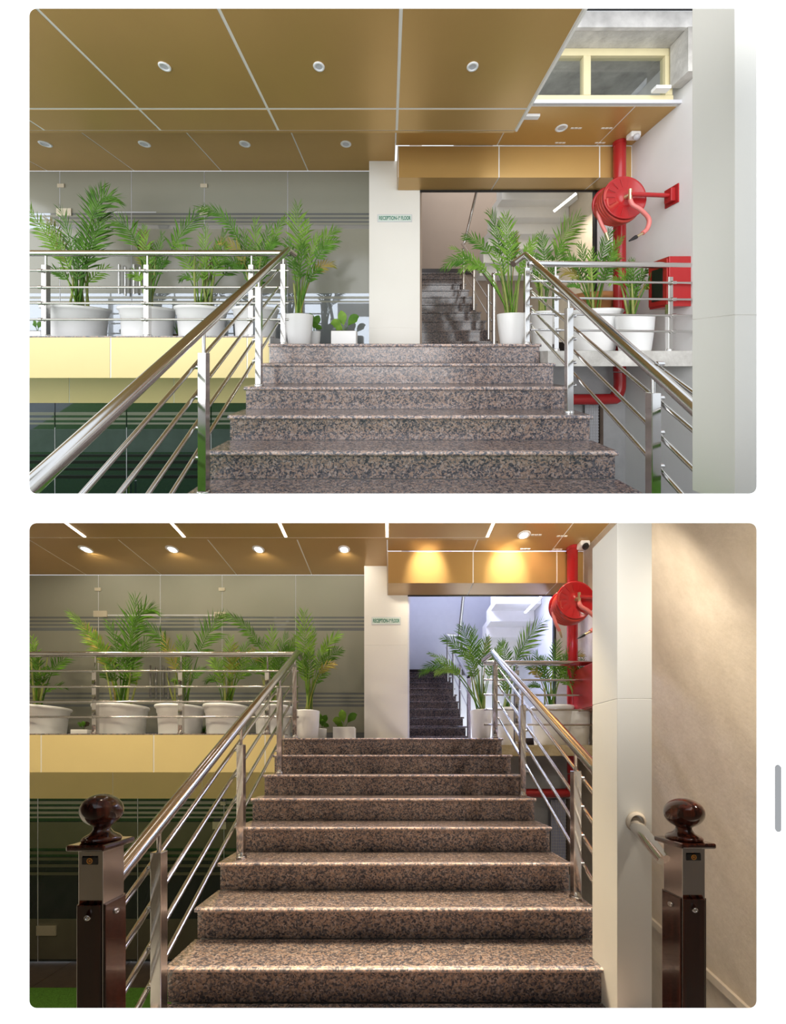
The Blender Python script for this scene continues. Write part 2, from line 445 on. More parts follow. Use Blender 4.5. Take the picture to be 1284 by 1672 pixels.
def frond(root, base, ctrl, tip, t0, L, mat, rnd, dens=1.0, w=None):
    P = bez(base, ctrl, tip, 14)
    m = MB()
    length = sum((P[i+1]-P[i]).length for i in range(14))
    r0 = .009
    m.tube(P, [r0*(1-.75*i/14) for i in range(15)], 5, False)
    n = max(9, int(length*(1-t0)/.036*dens)); w = w or .029
    tilt = rnd.uniform(-.5, .5)
    for i in range(n):
        t = t0 + (1-t0)*(i+.3)/n
        q = base*(1-t)**2 + ctrl*(2*t*(1-t)) + tip*t*t
        d = ((ctrl-base)*(1-t) + (tip-ctrl)*t).normalized()
        side = d.cross(Vector((tilt, 1, .15))).normalized()
        u = (t-t0)/(1-t0)
        ln = L*(.55+.9*math.sin(math.pi*min(1, .18+u*.78)))*.82*rnd.uniform(.85, 1.12)
        for sg in (-1, 1):
            a = math.radians(52-34*u + rnd.uniform(-7, 7))
            v = (d*math.cos(a) + side*sg*math.sin(a) + Vector((0, rnd.uniform(-.35, .25), 0))).normalized()
            nrm = v.cross(d)
            if nrm.length < 1e-4: nrm = Vector((0, 1, 0))
            wd = d*w*.5*(1.15-.4*u)
            dr = Vector((0, 0, -ln*rnd.uniform(.06, .24)))
            pm = q + v*ln*.5 + dr*.25; pe = q + v*ln + dr
            fold = Vector((0, -w*.25, 0))
            m.add([q-wd*.5, q+wd*.5, pm-wd*1.0, pm+fold*.6, pm+wd*1.0, pe], [(0, 3, 2), (0, 1, 3), (1, 4, 3), (2, 3, 5), (3, 4, 5)])
    m.build('frond', mat, root)

def palm(label, c, rt, rb, h, style, fr, S, dens=1.0, canes=5, lean=0, seed=0, group='potted areca palms', extra=None):
    """fr: (tipx, tipy, ctrlx, ctrly, t0, L, tone) in palm pixels relative to the pot's rim centre; S = metres per pixel"""
    rnd = random.Random(seed)
    root = thing('potted_palm', label, 'potted plant', c, group)
    pot(root, c, rt, rb, h, style)
    top = Vector((c[0], c[1], c[2]+h*.9))
    rim = Vector((c[0], c[1], c[2]+h))
    for (tx, ty, cx, cy, t0, L, tone) in fr:
        b = top + Vector((rnd.uniform(-.35, .35)*rt*.5, rnd.uniform(-.3, .3)*rt*.6, 0))
        dy = rnd.uniform(-.14, .14)
        ct = rim + Vector((cx*S, dy*.4, -cy*S)); tp = rim + Vector((tx*S, dy, -ty*S))
        frond(root, b, ct, tp, t0, L*S, ('leaf', 'leaf2', 'leaf3')[tone], rnd, dens)
    for i in range(canes):
        b = top + Vector((rnd.uniform(-.3, .3)*rt, rnd.uniform(-.3, .3)*rt, 0))
        hh = rnd.uniform(55, 95)*S
        e = b + Vector((rnd.uniform(-14, 14)*S + lean*S, rnd.uniform(-.05, .05), hh))
        MB().tube(bez(b, (b+e)/2+Vector((rnd.uniform(-4, 4)*S, 0, 0)), e, 5), [.013, .013, .012, .011, .009, .006], 7).build('cane', 'cane', root)
    return root

def broadleaf(label, c, rt, h, leaves, S, seed, mats=('leaf', 'leaf2'), square=False, group=None):
    rnd = random.Random(seed); root = thing('potted_plant', label, 'potted plant', c, group)
    x, y, z = c
    if square:
        B(x-rt, x+rt, y-rt*.7, y+rt*.7, z, z+h).build('pot', 'pot', root, bev=.006)
        B(x-rt*.9, x+rt*.9, y-rt*.6, y+rt*.6, z+h, z+h+.006).build('soil', 'soil', root)
    else: pot(root, c, rt, rt*.85, h, 'plain')
    base = Vector((x, y, z+h*.9))
    for i, (tx, ty, w) in enumerate(leaves):
        tip = Vector((x+tx*S, y+rnd.uniform(-.05, .02), z+h-ty*S))
        mid = (base+tip)/2 + Vector((0, -.02, abs(tx)*S*.35+.02))
        P = bez(base, mid+Vector((0, 0, .02)), tip, 8); m = MB(); vs = []
        wv = Vector((0, 0, 0))
        for k, p in enumerate(P):
            u = k/8; d = (P[min(k+1, 8)]-P[max(k-1, 0)]).normalized(); s = d.cross(Vector((0, 1, .3))).normalized()
            ww = w*S*(.06 if u < .25 else max(.02, math.sin(math.pi*(u-.25)/.75*.97+.05)))*.5
            vs += [p-s*ww, p+Vector((0, -.006, 0)), p+s*ww]
        m.add(vs, [(k*3+j, k*3+j+1, k*3+j+4, k*3+j+3) for k in range(8) for j in (0, 1)], True)
        m.build('leaf', mats[i % len(mats)], root)
    return root

def spray(label, c, n, R, seed):
    rnd = random.Random(seed); root = thing('small_plant', label, 'potted plant', c)
    MB().lathe(c, [(0, 0), (.05, 0), (.06, .07), (.05, .07), (.05, .06), (0, .06)], 16).build('pot', 'soil', root)
    for i in range(n):
        a = rnd.uniform(0, 6.28); m = MB(); b = Vector(c)+Vector((0, 0, .06))
        tip = b + Vector((math.cos(a)*R*rnd.uniform(.5, 1), math.sin(a)*R*.5, R*rnd.uniform(.5, 1.5)))
        mid = (b+tip)/2 + Vector((0, 0, R*.3)); P = bez(b, mid, tip, 4); vs = []
        for k, p in enumerate(P): vs += [p+Vector((-.010*(1-k/4.2), 0, 0)), p+Vector((.010*(1-k/4.2), 0, .004))]
        m.add(vs, [(2*k, 2*k+1, 2*k+3, 2*k+2) for k in range(4)], True)
        m.build('leaf', rnd.choice(['leaf', 'leaf2']), root)
    return root

def hose_reel(label, c, R, axis, wall_x, S):
    """drum with the hose wound on it, swung out from the wall on an arm"""
    c = Vector(c); ax = Vector(axis).normalized()
    root = thing('fire_hose_reel', label, 'hose reel', c)
    dw = R*.8
    back = c - ax*dw
    MB().lathe(c, [(0, .012), (R*.16, .014), (R*.2, .006), (R*.42, .006), (R*.46, .012), (R*.93, .004), (R*.97, .014), (R, .008), (R, -.006), (R*.9, -.01), (0, -.01)], 48, ax).build('front_disc', 'red', root)
    MB().lathe(back, [(0, .01), (R*.9, .01), (R*.98, .006), (R*.98, -.008), (0, -.01)], 48, ax).build('back_disc', 'red', root)
    MB().lathe(back, [(R*.45, 0), (R*.45, dw)], 32, ax).build('drum', 'red', root)
    ribs = MB(); u = ax.cross(Vector((0, 0, 1))).normalized(); v = u.cross(ax)
    f = MB()
    for i in range(14):
        t = 2*math.pi*i/14; d = u*math.cos(t)+v*math.sin(t)
        MB().tube([c+ax*.012+d*R*.5, c+ax*.009+d*R*.86], R*.012, 5).build('disc_rib', 'red', root)
    hm = MB(); pts = []; turns = 5; rr = R*.085
    for layer in range(2):
        pts = []
        for i in range(turns*28+1):
            t = 2*math.pi*i/28; s = .1+.8*i/(turns*28); s = s if layer == 0 else 1-s
            rad = R*(.80+.10*layer) + R*.03*math.sin(i*.7)
            dd = u*math.cos(t)+v*math.sin(t)
            pts.append(back + ax*(dw*s) + dd*rad + Vector((0, 0, -R*.10 if layer else -R*.03)))
        hm.tube(pts, rr, 8)
    hm.build('wound_hose', 'hose', root)
    # hub, elbow and inlet hose looping to the nozzle
    hub = MB(); hub.lathe(c+ax*.0, [(R*.10, 0), (R*.10, .035), (R*.06, .045), (R*.06, .085), (0, .085)], 16, ax)
    e = c+ax*.08
    hub.tube([e+Vector((0, 0, R*.22)), e+Vector((0, 0, -R*.28))], R*.075, 10); hub.build('hub_valve', 'brass', root, label='brass hub valve')
    s0 = e+Vector((0, 0, -R*.26))
    path = smoothpath([s0, s0+Vector((.02, -.01, -R*.25)), s0+Vector((R*.42, -.02, -R*.5)), s0+Vector((R*.85, 0, -R*.88)), s0+Vector((R*.78, 0, -R*1.3)), s0+Vector((R*.50, -.02, -R*1.55))])
    MB().tube(path, R*.095, 9).build('loop_hose', 'pink', root)
    q = path[-1]; d = Vector((-R*.75, -.03, -R*.42)).normalized()
    MB().tube([q, q+d*R*.35, q+d*R*.40], [R*.055, R*.06, R*.045], 8).build('nozzle', 'brass', root, label='brass nozzle')
    MB().tube([q+d*R*.38, q+d*R*.55, q+d*R*.8], [R*.09, R*.075, R*.03], 8).build('nozzle_tip', 'black', root, label='dark nozzle tip')
    s1 = back + ax*dw*.25 - u*R*.9*(1 if u.x > 0 else -1)
    path = smoothpath([s1, s1+Vector((.01, -.01, -R*.6)), s1+Vector((.04, -.02, -R*1.05)), s1+Vector((.085, -.02, -R*1.42))])
    MB().tube(path, R*.08, 8).build('hanging_hose', 'pink', root)
    q = path[-1]; MB().tube([q, q+Vector((.03, 0, -R*.36))], [R*.07, R*.045], 8).build('hose_coupling', 'brass', root, label='brass coupling')
    # swing arm and wall bracket
    a0 = e; a1 = Vector((wall_x-.03, c.y-.05, c.z))
    MB().tube([a0, a1], R*.10, 10).build('swing_arm', 'red', root)
    B(wall_x-.06, wall_x-.012, c.y-.09, c.y+.0, c.z-R*.3, c.z+R*.3).build('wall_bracket', 'red', root, bev=.004)
    B(wall_x-.012, wall_x, c.y-.12, c.y+.05, c.z-R*.42, c.z+R*.42).build('bracket_plate', 'red', root)
    return root

def camera_box(label, x, y, z, s):
    root = thing('security_camera', label, 'camera', (x, y, z))
    MB().box(x-s, x+s, y-s, y+s*.7, z-s*1.1, z).build('housing', 'white', root, bev=s*.25)
    MB().lathe((x, y-s*.9, z-s*1.2), [(0, s*.55), (s*.55, s*.5), (s*.62, 0), (s*.5, -s*.25), (0, -s*.35)], 18, (0, -.6, -.8)).build('lens_dome', 'black' if H is EVE else 'lens', root)
    return root

def text_mesh(parent, body, c, width, height, mat, name='lettering', small=None):
    cu = bpy.data.curves.new('t', 'FONT'); cu.body = body; cu.size = 1; cu.extrude = .002; cu.offset = .018; cu.align_x = 'LEFT'
    to = bpy.data.objects.new('t', cu); COL.objects.link(to)
    dg = bpy.context.evaluated_depsgraph_get(); me = bpy.data.meshes.new_from_object(to.evaluated_get(dg))
    bpy.data.objects.remove(to)
    xs = [v.co.x for v in me.vertices]; ys = [v.co.y for v in me.vertices]
    x0, x1, y0, y1 = min(xs), max(xs), min(ys), max(ys)
    m = MB()
    vs = [(c[0]+((v.co.x-x0)/(x1-x0)-.5)*width, c[1]-v.co.z*1.0, c[2]+((v.co.y-y0)/(y1-y0)-.5)*height) for v in me.vertices]
    m.add(vs, [tuple(p.vertices) for p in me.polygons])
    bpy.data.meshes.remove(me)
    return m.build(name, mat, parent)

def sign(label, x0, x1, y, z0, z1):
    root = thing('reception_sign', label, 'sign', ((x0+x1)/2, y, (z0+z1)/2))
    B(x0, x1, y-.006, y, z0, z1).build('sign_board', 'lens', root)
    e = (z1-z0)*.07
    B(x0+e, x1-e, y-.008, y-.004, z0+e, z1-e).build('sign_face', 'signplate', root)
    w = (x1-x0); hgt = (z1-z0)*.5; zc = (z0+z1)/2
    text_mesh(root, 'RECEPTION-1', (x0+w*.335, y-.009, zc), w*.565, hgt, 'green')
    text_mesh(root, 'st', (x0+w*.645, y-.009, zc+hgt*.3), w*.035, hgt*.4, 'green')
    text_mesh(root, 'FLOOR', (x0+w*.825, y-.009, zc), w*.27, hgt, 'green')
    return root

def facade(idx, Y, zb, zt, joints, rows, xl, xr, door_c, door_joints, band_bot):
    """shop front of frosted panes with clear strips; rows = dict of z levels"""
    root = thing('window_%d' % idx, None, None, ((xl+xr)/2, Y, zb), kind='structure')
    xs = [xl] + joints + [xr]
    for a, b in zip(xs[:-1], xs[1:]):
        p = B(a+.004, b-.004, Y, Y+.012, zb, zt).build('pane', 'clearglass', root)
        B(a+.006, b-.006, Y-.003, Y-.0005, rows['top0'], zt-.003).build('frosted_film', 'film', p)
        B(a+.006, b-.006, Y-.003, Y-.0005, rows['mid0'], rows['mid1']).build('frosted_film', 'film', p)
        for k, (u, v) in enumerate(rows['lines']):
            B(a+.006, b-.006, Y-.003, Y-.0005, u, v).build('frosted_strip', 'film', p)
        B(a-.003, a+.003, Y-.004, Y+.012, zb, zt).build('joint', 'lens', p)
    B(xl, xr, Y+.02, Y+.05, zb, zt).build('backing', 'filmline', root)
    return root

def newel(label, x0, x1, y0, y1, zw, zs, zb, sticker_right):
    root = thing('newel_post', label, 'newel post', ((x0+x1)/2, (y0+y1)/2, zb), 'mahogany newel posts')
    a = x1-x0; e = .008; cx = (x0+x1)/2; cy = (y0+y1)/2
    B(x0, x1, y0, y1, zb, zs).build('steel_core', 'steel', root, bev=.002)
    # four mahogany cladding boards with a gap at each corner, bolted on
    for k, (bx0, bx1, by0, by1) in enumerate(((x0-.002, x1-.006, y0-.007, y0-.0005), (x1+.0005, x1+.009, y0+.002, y1), (x0-.009, x0-.0005, y0+.002, y1), (x0, x1, y1+.0005, y1+.012))):
        b = B(bx0, bx1, by0, by1, zb, zw).build('cladding_board', 'wood', root, bev=.003)
        if k < 3:
            n = ((0, -1, 0), (1, 0, 0), (-1, 0, 0))[k]
            p = Vector(((bx0+bx1)/2 if k == 0 else (x1+.009 if k == 1 else x0-.009), by0 if k == 0 else (y0+y1)/2, zw-.05))
            MB().lathe(p, [(.0125, 0), (.0125, .006), (.009, .009), (.006, .009), (.006, .006), (0, .006)], 16, n).build('bolt', 'steel', b, label='chrome bolt head')
    o = .029
    MB().box(x0-o, x1+o, y0-o, y1+o, zs, zs+.026).build('cap_plate', 'wood', root, bev=.008)
    z = zs+.026; R = a*.5
    prof = [(0, 0), (a*.66, 0), (a*.68, .012), (a*.6, .022), (a*.40, .034), (a*.30, .05), (a*.29, .062)]
    cz = zs+.026+.058+.072
    for i in range(1, 19):
        t = -math.pi/2 + .42 + (math.pi-.42)*i/18
        prof.append((max(0, a*.74*math.cos(t)), .058+.072+.072*math.sin(t)))
    MB().lathe((cx, cy, z), prof, 40).build('ball_finial', 'wood', root)
    s = B(x0+a*.16, x1-a*.2, y0-.002, y0-.0002, zs-.06, zs-.03).build('sticker', 'black', root, label='small black sticker with an amber ring')
    MB().lathe(((x0+x1)/2-a*.02, y0-.0025, zs-.045), [(.0125, 0), (.0125, .001), (.0085, .001), (.0085, 0)], 20, (0, -1, 0)).build('ring_mark', 'amber', s)
    MB().lathe(((x0+x1)/2-a*.02, y0-.0025, zs-.045), [(.005, 0), (.005, .001), (0, .001)], 14, (0, -1, 0)).build('dot_mark', 'amber', s)
    return root

# palms: (tipx, tipy, ctrlx, ctrly, t0, leaflet, tone) measured from the centre of each pot's rim
def rel(cx, ty, L): return [(a-cx, b-ty, c-cx, d-ty, t, l, k) for (a, b, c, d, t, l, k) in L]
FR = dict(
 A=rel(126, 503, [(150, 297, 138, 400, .42, 40, 0), (194, 325, 140, 300, .5, 30, 0), (44, 333, 100, 395, .45, 22, 1), (66, 352, 112, 410, .45, 22, 2), (104, 345, 130, 420, .42, 30, 0), (180, 372, 135, 420, .45, 28, 0), (158, 340, 138, 420, .4, 32, 0), (88, 372, 120, 430, .45, 22, 1), (112, 425, 122, 450, .5, 16, 0), (165, 432, 135, 450, .5, 16, 1), (98, 445, 118, 440, .5, 14, 0), (145, 400, 130, 440, .4, 24, 0)]),
 B=rel(242, 503, [(176, 360, 228, 350, .45, 28, 0), (325, 334, 270, 385, .5, 32, 0), (238, 368, 240, 430, .5, 18, 1), (265, 380, 252, 440, .5, 18, 0), (222, 372, 236, 430, .5, 20, 2), (278, 427, 262, 430, .5, 14, 0), (226, 452, 236, 440, .5, 14, 1), (250, 400, 246, 450, .45, 16, 0)]),
 C=rel(330, 503, [(332, 368, 332, 430, .5, 22, 1), (298, 402, 322, 440, .5, 22, 1), (352, 392, 340, 440, .5, 18, 2), (368, 380, 350, 440, .5, 22, 0), (392, 432, 362, 425, .5, 18, 0), (285, 455, 312, 430, .5, 12, 0), (312, 420, 325, 450, .45, 18, 1), (345, 410, 335, 450, .45, 18, 1), (380, 405, 350, 450, .5, 18, 1)]),
 D=rel(418, 503, [(318, 337, 398, 330, .42, 20, 0), (416, 355, 412, 430, .45, 26, 1), (396, 376, 405, 440, .45, 24, 0), (442, 366, 425, 430, .45, 20, 0), (467, 355, 432, 400, .5, 14, 1), (458, 398, 438, 385, .5, 16, 0), (362, 392, 404, 400, .45, 20, 2), (372, 432, 404, 415, .5, 18, 0), (404, 420, 412, 450, .4, 18, 1), (430, 410, 422, 450, .4, 18, 0)]),
 E=rel(489, 514, [(484, 332, 486, 420, .58, 30, 1), (548, 366, 503, 395, .6, 20, 1), (553, 398, 506, 410, .58, 18, 0), (543, 428, 503, 425, .55, 16, 2), (520, 386, 500, 430, .55, 20, 1), (502, 362, 490, 430, .6, 18, 1), (470, 392, 484, 440, .55, 20, 0), (526, 442, 502, 445, .5, 14, 0), (496, 400, 490, 450, .5, 18, 0), (478, 415, 486, 450, .5, 16, 1)]),
 H=rel(835, 513, [(720, 440, 772, 385, .55, 17, 0), (736, 404, 800, 430, .5, 14, 1), (762, 378, 812, 390, .55, 18, 0), (800, 350, 820, 400, .5, 26, 0), (822, 356, 828, 420, .5, 26, 1), (843, 378, 832, 420, .5, 20, 0), (745, 447, 795, 405, .55, 14, 1), (851, 372, 842, 420, .55, 12, 2), (876, 384, 852, 420, .5, 15, 1), (805, 405, 825, 440, .5, 18, 1), (858, 402, 846, 440, .5, 16, 1)]),
 I=rel(886, 508, [(955, 344, 900, 395, .5, 34, 1), (880, 382, 892, 420, .5, 20, 0), (868, 402, 882, 440, .5, 16, 0), (908, 400, 896, 440, .5, 18, 0), (896, 424, 890, 460, .4, 16, 0), (872, 435, 880, 460, .4, 14, 1)]),
 J=rel(968, 510, [(944, 403, 954, 440, .5, 18, 0), (915, 424, 942, 415, .5, 16, 0), (985, 382, 974, 430, .5, 20, 0), (1006, 394, 985, 430, .5, 18, 1), (1024, 410, 990, 415, .5, 16, 2), (960, 412, 965, 450, .45, 18, 1), (926, 446, 945, 430, .5, 14, 2), (1004, 436, 984, 430, .5, 14, 0), (930, 468, 950, 450, .5, 10, 0), (940, 420, 956, 445, .45, 16, 0), (990, 415, 978, 450, .45, 16, 0)]),
 K=rel(1036, 517, [(1034, 424, 1034, 470, .45, 16, 0), (1064, 438, 1046, 445, .45, 16, 0), (1008, 444, 1025, 450, .45, 14, 1), (1064, 482, 1052, 440, .5, 12, 2), (1020, 430, 1030, 460, .45, 14, 0), (1078, 440, 1050, 455, .5, 14, 0), (998, 462, 1018, 440, .5, 12, 1), (1048, 460, 1040, 480, .4, 14, 1)]),
 L=rel(66, 1155, [(103, 1072, 80, 1080, .45, 20, 0), (44, 1035, 60, 1090, .45, 18, 1), (88, 1092, 72, 1110, .45, 16, 0), (58, 1058, 64, 1100, .45, 18, 1), (36, 1080, 55, 1100, .45, 18, 0), (76, 1070, 68, 1110, .4, 18, 0), (96, 1118, 78, 1110, .4, 12, 0)]),
)
NAMES = dict(
 A='wide white rimmed pot with tallest arching palm, far left of', B='white rimmed pot with palm behind the middle balcony post,',
 C='white rimmed pot with bushy palm next to the stair handrail,', D='white rimmed pot with palm half hidden behind left handrail,',
 E='tapered white pot with tall slim palm beside the glass,', H='tapered white pot with palm leaning towards the inner stairs,',
 I='white pot with one tall upright frond behind right handrail,', J='wide white bowl pot with dark bushy palm, right of',
 K='rounded white pot with short palm in front of red pipe,', L='white rimmed pot with palm cut by the left edge,')
def plant(k, px, ptop, pbot, half, halfb, Y, style, seed, sc=1.0, zb=None, canes=5, lean=0):
    zb_ = H.Z(pbot, Y) if zb is None else zb
    c = Vector((H.X(px, Y), Y, zb_)); hgt = H.Z(ptop, Y)-zb_
    lab = NAMES[k]; lab = lab + (' the ' if lab.endswith('of') else ' ') + H.view
    fr = FR[k]
    if k == 'K' and H is EVE: fr = [(a*.4 if a > 0 else a, b, c2*.4 if c2 > 0 else c2, d, t, l, q) for (a, b, c2, d, t, l, q) in fr]
    palm(lab, c, half*Y/F, halfb*Y/F, hgt, style, fr, Y/F*sc, canes=canes, lean=lean, seed=seed)

# ================================================================== UPPER HALL (day)
H = DAY
V = H.view
xl, xr, Y0, T, z0, r = -1.228, 1.556, 3.464, .29, .118, .1937
staircase(xl, xr, Y0, T, z0, r, 5, -.915, 'wide granite staircase of five visible steps in the upper view', 5.0)
# landing and balconies
B(xr+.013, 3.02, 4.45, 5.0, z0-.03, z0).build('floor', 'granite', kind='structure')
bl = .19
B(-6.8, xl-.02, 3.56, 4.80, bl-.22, bl-.002).build('floor', 'grey', kind='structure')
B(-6.8, xl-.02, 3.53, 3.68, bl-.001, bl+.012).build('trim_1', 'granite', kind='structure')
fr = thing('trim_2', None, None, (-3.5, 3.5, -.24), kind='structure')
xs = [-6.8, -5.33, H.X(183, 3.55), H.X(405, 3.55), xl-.02]
for a, b in zip(xs[:-1], xs[1:]): B(a+.008, b-.008, 3.53, 3.5335, H.Z(617, 3.53), bl-.004).build('panel', 'cream', fr)
B(-6.8, xl-.02, 3.534, 3.556, H.Z(617, 3.53), bl-.005).build('joint', 'joint', fr)
fr = thing('trim_3', None, None, (-3.5, 4.6, -.6), kind='structure')
xs = [-6.8, H.X(113, 4.6), H.X(284, 4.6), xl-.02]
for a, b in zip(xs[:-1], xs[1:]): B(a+.006, b-.006, 4.60, 4.6035, H.Z(658, 4.6), -.035).build('panel', 'cream', fr)
B(-6.8, xl-.02, 4.604, 4.626, H.Z(658, 4.6), -.035).build('joint', 'joint', fr)
# lower shop front
lf = thing('window_2', None, None, (-4, 4.7, -2.1), kind='structure')
gx = [-6.8, H.X(90, 4.7), H.X(207, 4.7), H.X(345, 4.7), xl-.03]
zz = lambda row: H.Z(row, 4.7)
for a, b in zip(gx[:-1], gx[1:]):
    p = B(a+.005, b-.005, 4.70, 4.712, -2.12, zz(655)).build('pane', 'darkglass', lf)
    for (u, v) in ((673, 678), (682, 686), (690, 693)): B(a+.01, b-.01, 4.696, 4.6995, zz(v), zz(u)).build('frosted_strip', 'film', p)
    B(a+.01, b-.01, 4.696, 4.6995, zz(738), zz(701)).build('frosted_film', plain('dim_film', (.075, .10, .095), .2, 0, .1), p)
    for (u, v) in ((742, 746), (752, 757), (764, 768), (776, 781)): B(a+.01, b-.01, 4.696, 4.6995, zz(v), zz(u)).build('dark_strip', 'black', p)
    B(a-.004, a+.004, 4.695, 4.712, -2.12, zz(698)).build('joint', 'lens', p)
B(-6.8, xl-.03, 4.73, 4.76, -2.12, -.3).build('backing', 'black', lf)
for px in (203, 211): MB().tube([H.P(px, 790, 4.64), H.P(px, 825, 4.64)], .012, 8).build('handle', 'steel', lf)
# stair railings
tops = lambda n: z0-r*n
hb = (.778, .593, .405, .222)
pl = [(-1.126, 3.60, z0, H.Z(432, 3.60)), (-1.133, 2.94, tops(2), tops(2)+.86), (-1.137, 2.07, tops(5), tops(5)+.866)]
stair_rail('stainless railing down the left edge of the steps, '+V, [H.P(470, 408, 3.62), (-1.135, 1.03, -.437)], .033, pl, -1, hb, .05, .013, 1.08, end=H.P(482, 416, 3.72), floor_z=lambda y: sl*y)
pr = [(1.475, 3.60, z0, H.Z(438, 3.60)), (1.445, 2.70, tops(3), tops(3)+.84), (1.435, 1.80, -.815, H.Z(641, 1.83))]
pr[2] = (1.437, 1.83, -.827, H.Z(641, 1.83))
rr_ = stair_rail('stainless railing down the right edge of the steps, '+V, [H.P(858, 416, 3.60), (1.43, 1.52, -.285)], .033, [pr[0], pr[1], (1.437, 1.83, -.824, H.Z(641, 1.83))], 1, hb, .05, .013, 1.53, end=H.P(838, 431, 3.50), floor_z=lambda y: sl*y)
# level railings
Yb = 3.62
level_rail('stainless level railing along the left balcony edge, '+V, -5.9, -1.07, 3.66, H.Z(413.5, 3.66), .033, [H.Z(v, Yb) for v in (442.4, 469.5, 495.4, 522)], [H.X(v, 3.66) for v in (-92, 75, 241, 411)], bl+.012, H.Z(433, 3.66), .052, .0125)
rb = .043
Yr = 3.38
level_rail('stainless level railing behind the right flight edge, '+V, 1.40, 3.017, Yr, H.Z(430.5, Yr), .031, [H.Z(v, Yr-.05) for v in (459, 486, 512.5, 538.5)], [H.X(907.5, Yr), H.X(1093, Yr)], rb, H.Z(450, Yr), .046, .0115, tilt=-.012)
# right balcony slab
B(xr+.014, 3.02, 3.32, 4.448, H.Z(598, 3.32), rb).build('floor', 'concrete', kind='structure')
B(xr+.014, 3.0, 4.44, 4.46, rb, rb+.13).build('baseboard_right', 'skirting', kind='structure')
# ceilings
def ceiling(name, xs, ys, z, gap, edge=None):
    c = thing(name, None, None, ((xs[0]+xs[-1])/2, (ys[0]+ys[-1])/2, z), kind='structure')
    panels(c, 'gold', xs, ys, z, .02, gap)
    B(xs[0], xs[-1], ys[0], ys[-1]-.002, z+.004, z+.05).build('joint', 'joint', c)
    return c
fx = [-6.02, -4.79, -3.57, -2.367, -1.145, .083, 1.315]
c = ceiling('ceiling', fx, [1.5, 3.186, 3.5], 2.329, .026)
B(1.316, 1.335, 1.5, 3.5, 2.322, 2.42).build('edge_strip', 'joint', c)
B(-6.02, 1.31, 3.502, 3.53, 2.331, 2.6).build('upstand', 'gold', c)
rx = [-6.05, -4.82, -3.593, -2.366, -1.14, .083]
ceiling('ceiling', rx, [3.54, 4.76], 2.60, .018)
c = ceiling('ceiling', [.085, 1.345, 2.58, 3.02], [3.52, 4.18], 2.60, .016)
B(.085, 3.02, 3.47, 3.489, 2.598, 2.634).build('edge_strip', 'lens', c)
# gold beam over the opening
bm = thing('gold_beam', 'gold panelled beam across the stairwell opening of the upper view', 'beam', (1.55, 4.18, 2.2))
bx = [.115, 1.37, 2.62, 3.02]; zb_, zt_ = 2.204, 2.60
for a, b in zip(bx[:-1], bx[1:]):
    B(a+.008, b-.008, 4.18, 4.183, zb_, zt_-.010).build('panel', 'gold', bm)
    B(a+.008, b-.008, 4.185, 4.5, zb_, zb_+.003).build('panel', 'gold', bm)
B(.115, 3.02, 4.184, 4.5, zb_+.004, zt_).build('joint', 'joint', bm)
B(.11, .114, 4.18, 4.5, zb_, zt_).build('end_panel', 'gold', bm)
# reception column
cw0, cw1 = H.X(603, 4.5), H.X(686, 4.5)
cl = thing('column', 'cream square column carrying the reception sign, upper view', 'column', ((cw0+cw1)/2, 4.7, z0))
for (a, b) in ((z0+.0005, H.Z(535, 4.5)-.003), (H.Z(535, 4.5), 2.598)):
    B(cw0, cw1, 4.505, 5.0, a, b).build('panel', 'column', cl)
B(cw0+.004, cw1-.004, 4.51, 4.99, z0, 2.59).build('core', 'joint', cl)
sign('reception sign with green lettering on the cream column, '+V, H.X(616.5, 4.5), H.X(673, 4.5), 4.504, H.Z(362.5, 4.5), H.Z(350, 4.5))
# shop front
Y = 4.76
rows = dict(top0=H.Z(348, Y), mid0=H.Z(479, Y), mid1=H.Z(374, Y), lines=[(H.Z(a, Y), H.Z(b, Y)) for a, b in ((354.5, 351.5), (361, 358), (367, 364), (488, 484), (494, 491))])
fc = facade(1, Y, z0, 2.60, [H.X(v, Y) for v in (-20, 98, 215, 334, 470)], rows, -6.05, cw0, 0, [], 0)
for px, ra, rb2 in ((195, 432, 480), (205, 436, 483), (219, 432, 480), (229, 436, 470)):
    MB().tube([H.P(px, ra, Y-.05), H.P(px, rb2, Y-.05)], .016, 10).build('door_handle', 'steel', fc)
for px, py, w, h in ((101, 304, 5.5, 3), (334, 304, 5.5, 3), (106, 347, 12, 6), (334, 346, 7, 6)):
    a, b = H.P(px-w, py+h, Y), H.P(px+w, py-h, Y); B(a.x, b.x, Y-.02, Y-.004, a.z, b.z).build('patch_fitting', 'fitting', fc)
B(H.X(215, Y)-.35, H.X(215, Y)+.35, Y-.006, Y-.004, H.Z(347.5, Y), H.Z(346, Y)).build('door_rail', 'lens', fc)
# stairwell behind the opening
B(H.X(686, 4.5)+.0, cw1+.03, 4.55, 8.6, z0-.03, 4.2).build('wall_left', 'inside', kind='structure')
B(cw1+.03, 3.45, 7.93, 8.03, z0-.03, 4.6).build('wall_back', 'inside', kind='structure')
B(3.35, 3.45, 4.6, 7.93, z0-.03, 4.4).build('wall_right', M.setdefault('creamwall', plain('cream_paint', (.66, .57, .44), .7)), kind='structure')
B(3.0, 3.36, 4.61, 4.66, z0-.03, 4.4).build('wall_pier', 'wall', kind='structure')
B(H.X(975, 4.5), H.X(1003, 4.5)+.15, 4.5, 4.6, .05, 2.25).build('wall_pier', 'wall', kind='structure')
B(H.X(975, 4.5)-.03, H.X(975, 4.5)-.002, 4.49, 4.55, .05, 2.20).build('trim_4', 'black', kind='structure')
B(cw1, 2.9, 4.49, 4.515, H.Z(313.5, 4.5), 2.203).build('trim_5', 'black', kind='structure')
ist = thing('inner_staircase', 'polished dark granite inner stairs behind the opening, '+V, 'stairs', (1.1, 5.0, z0))
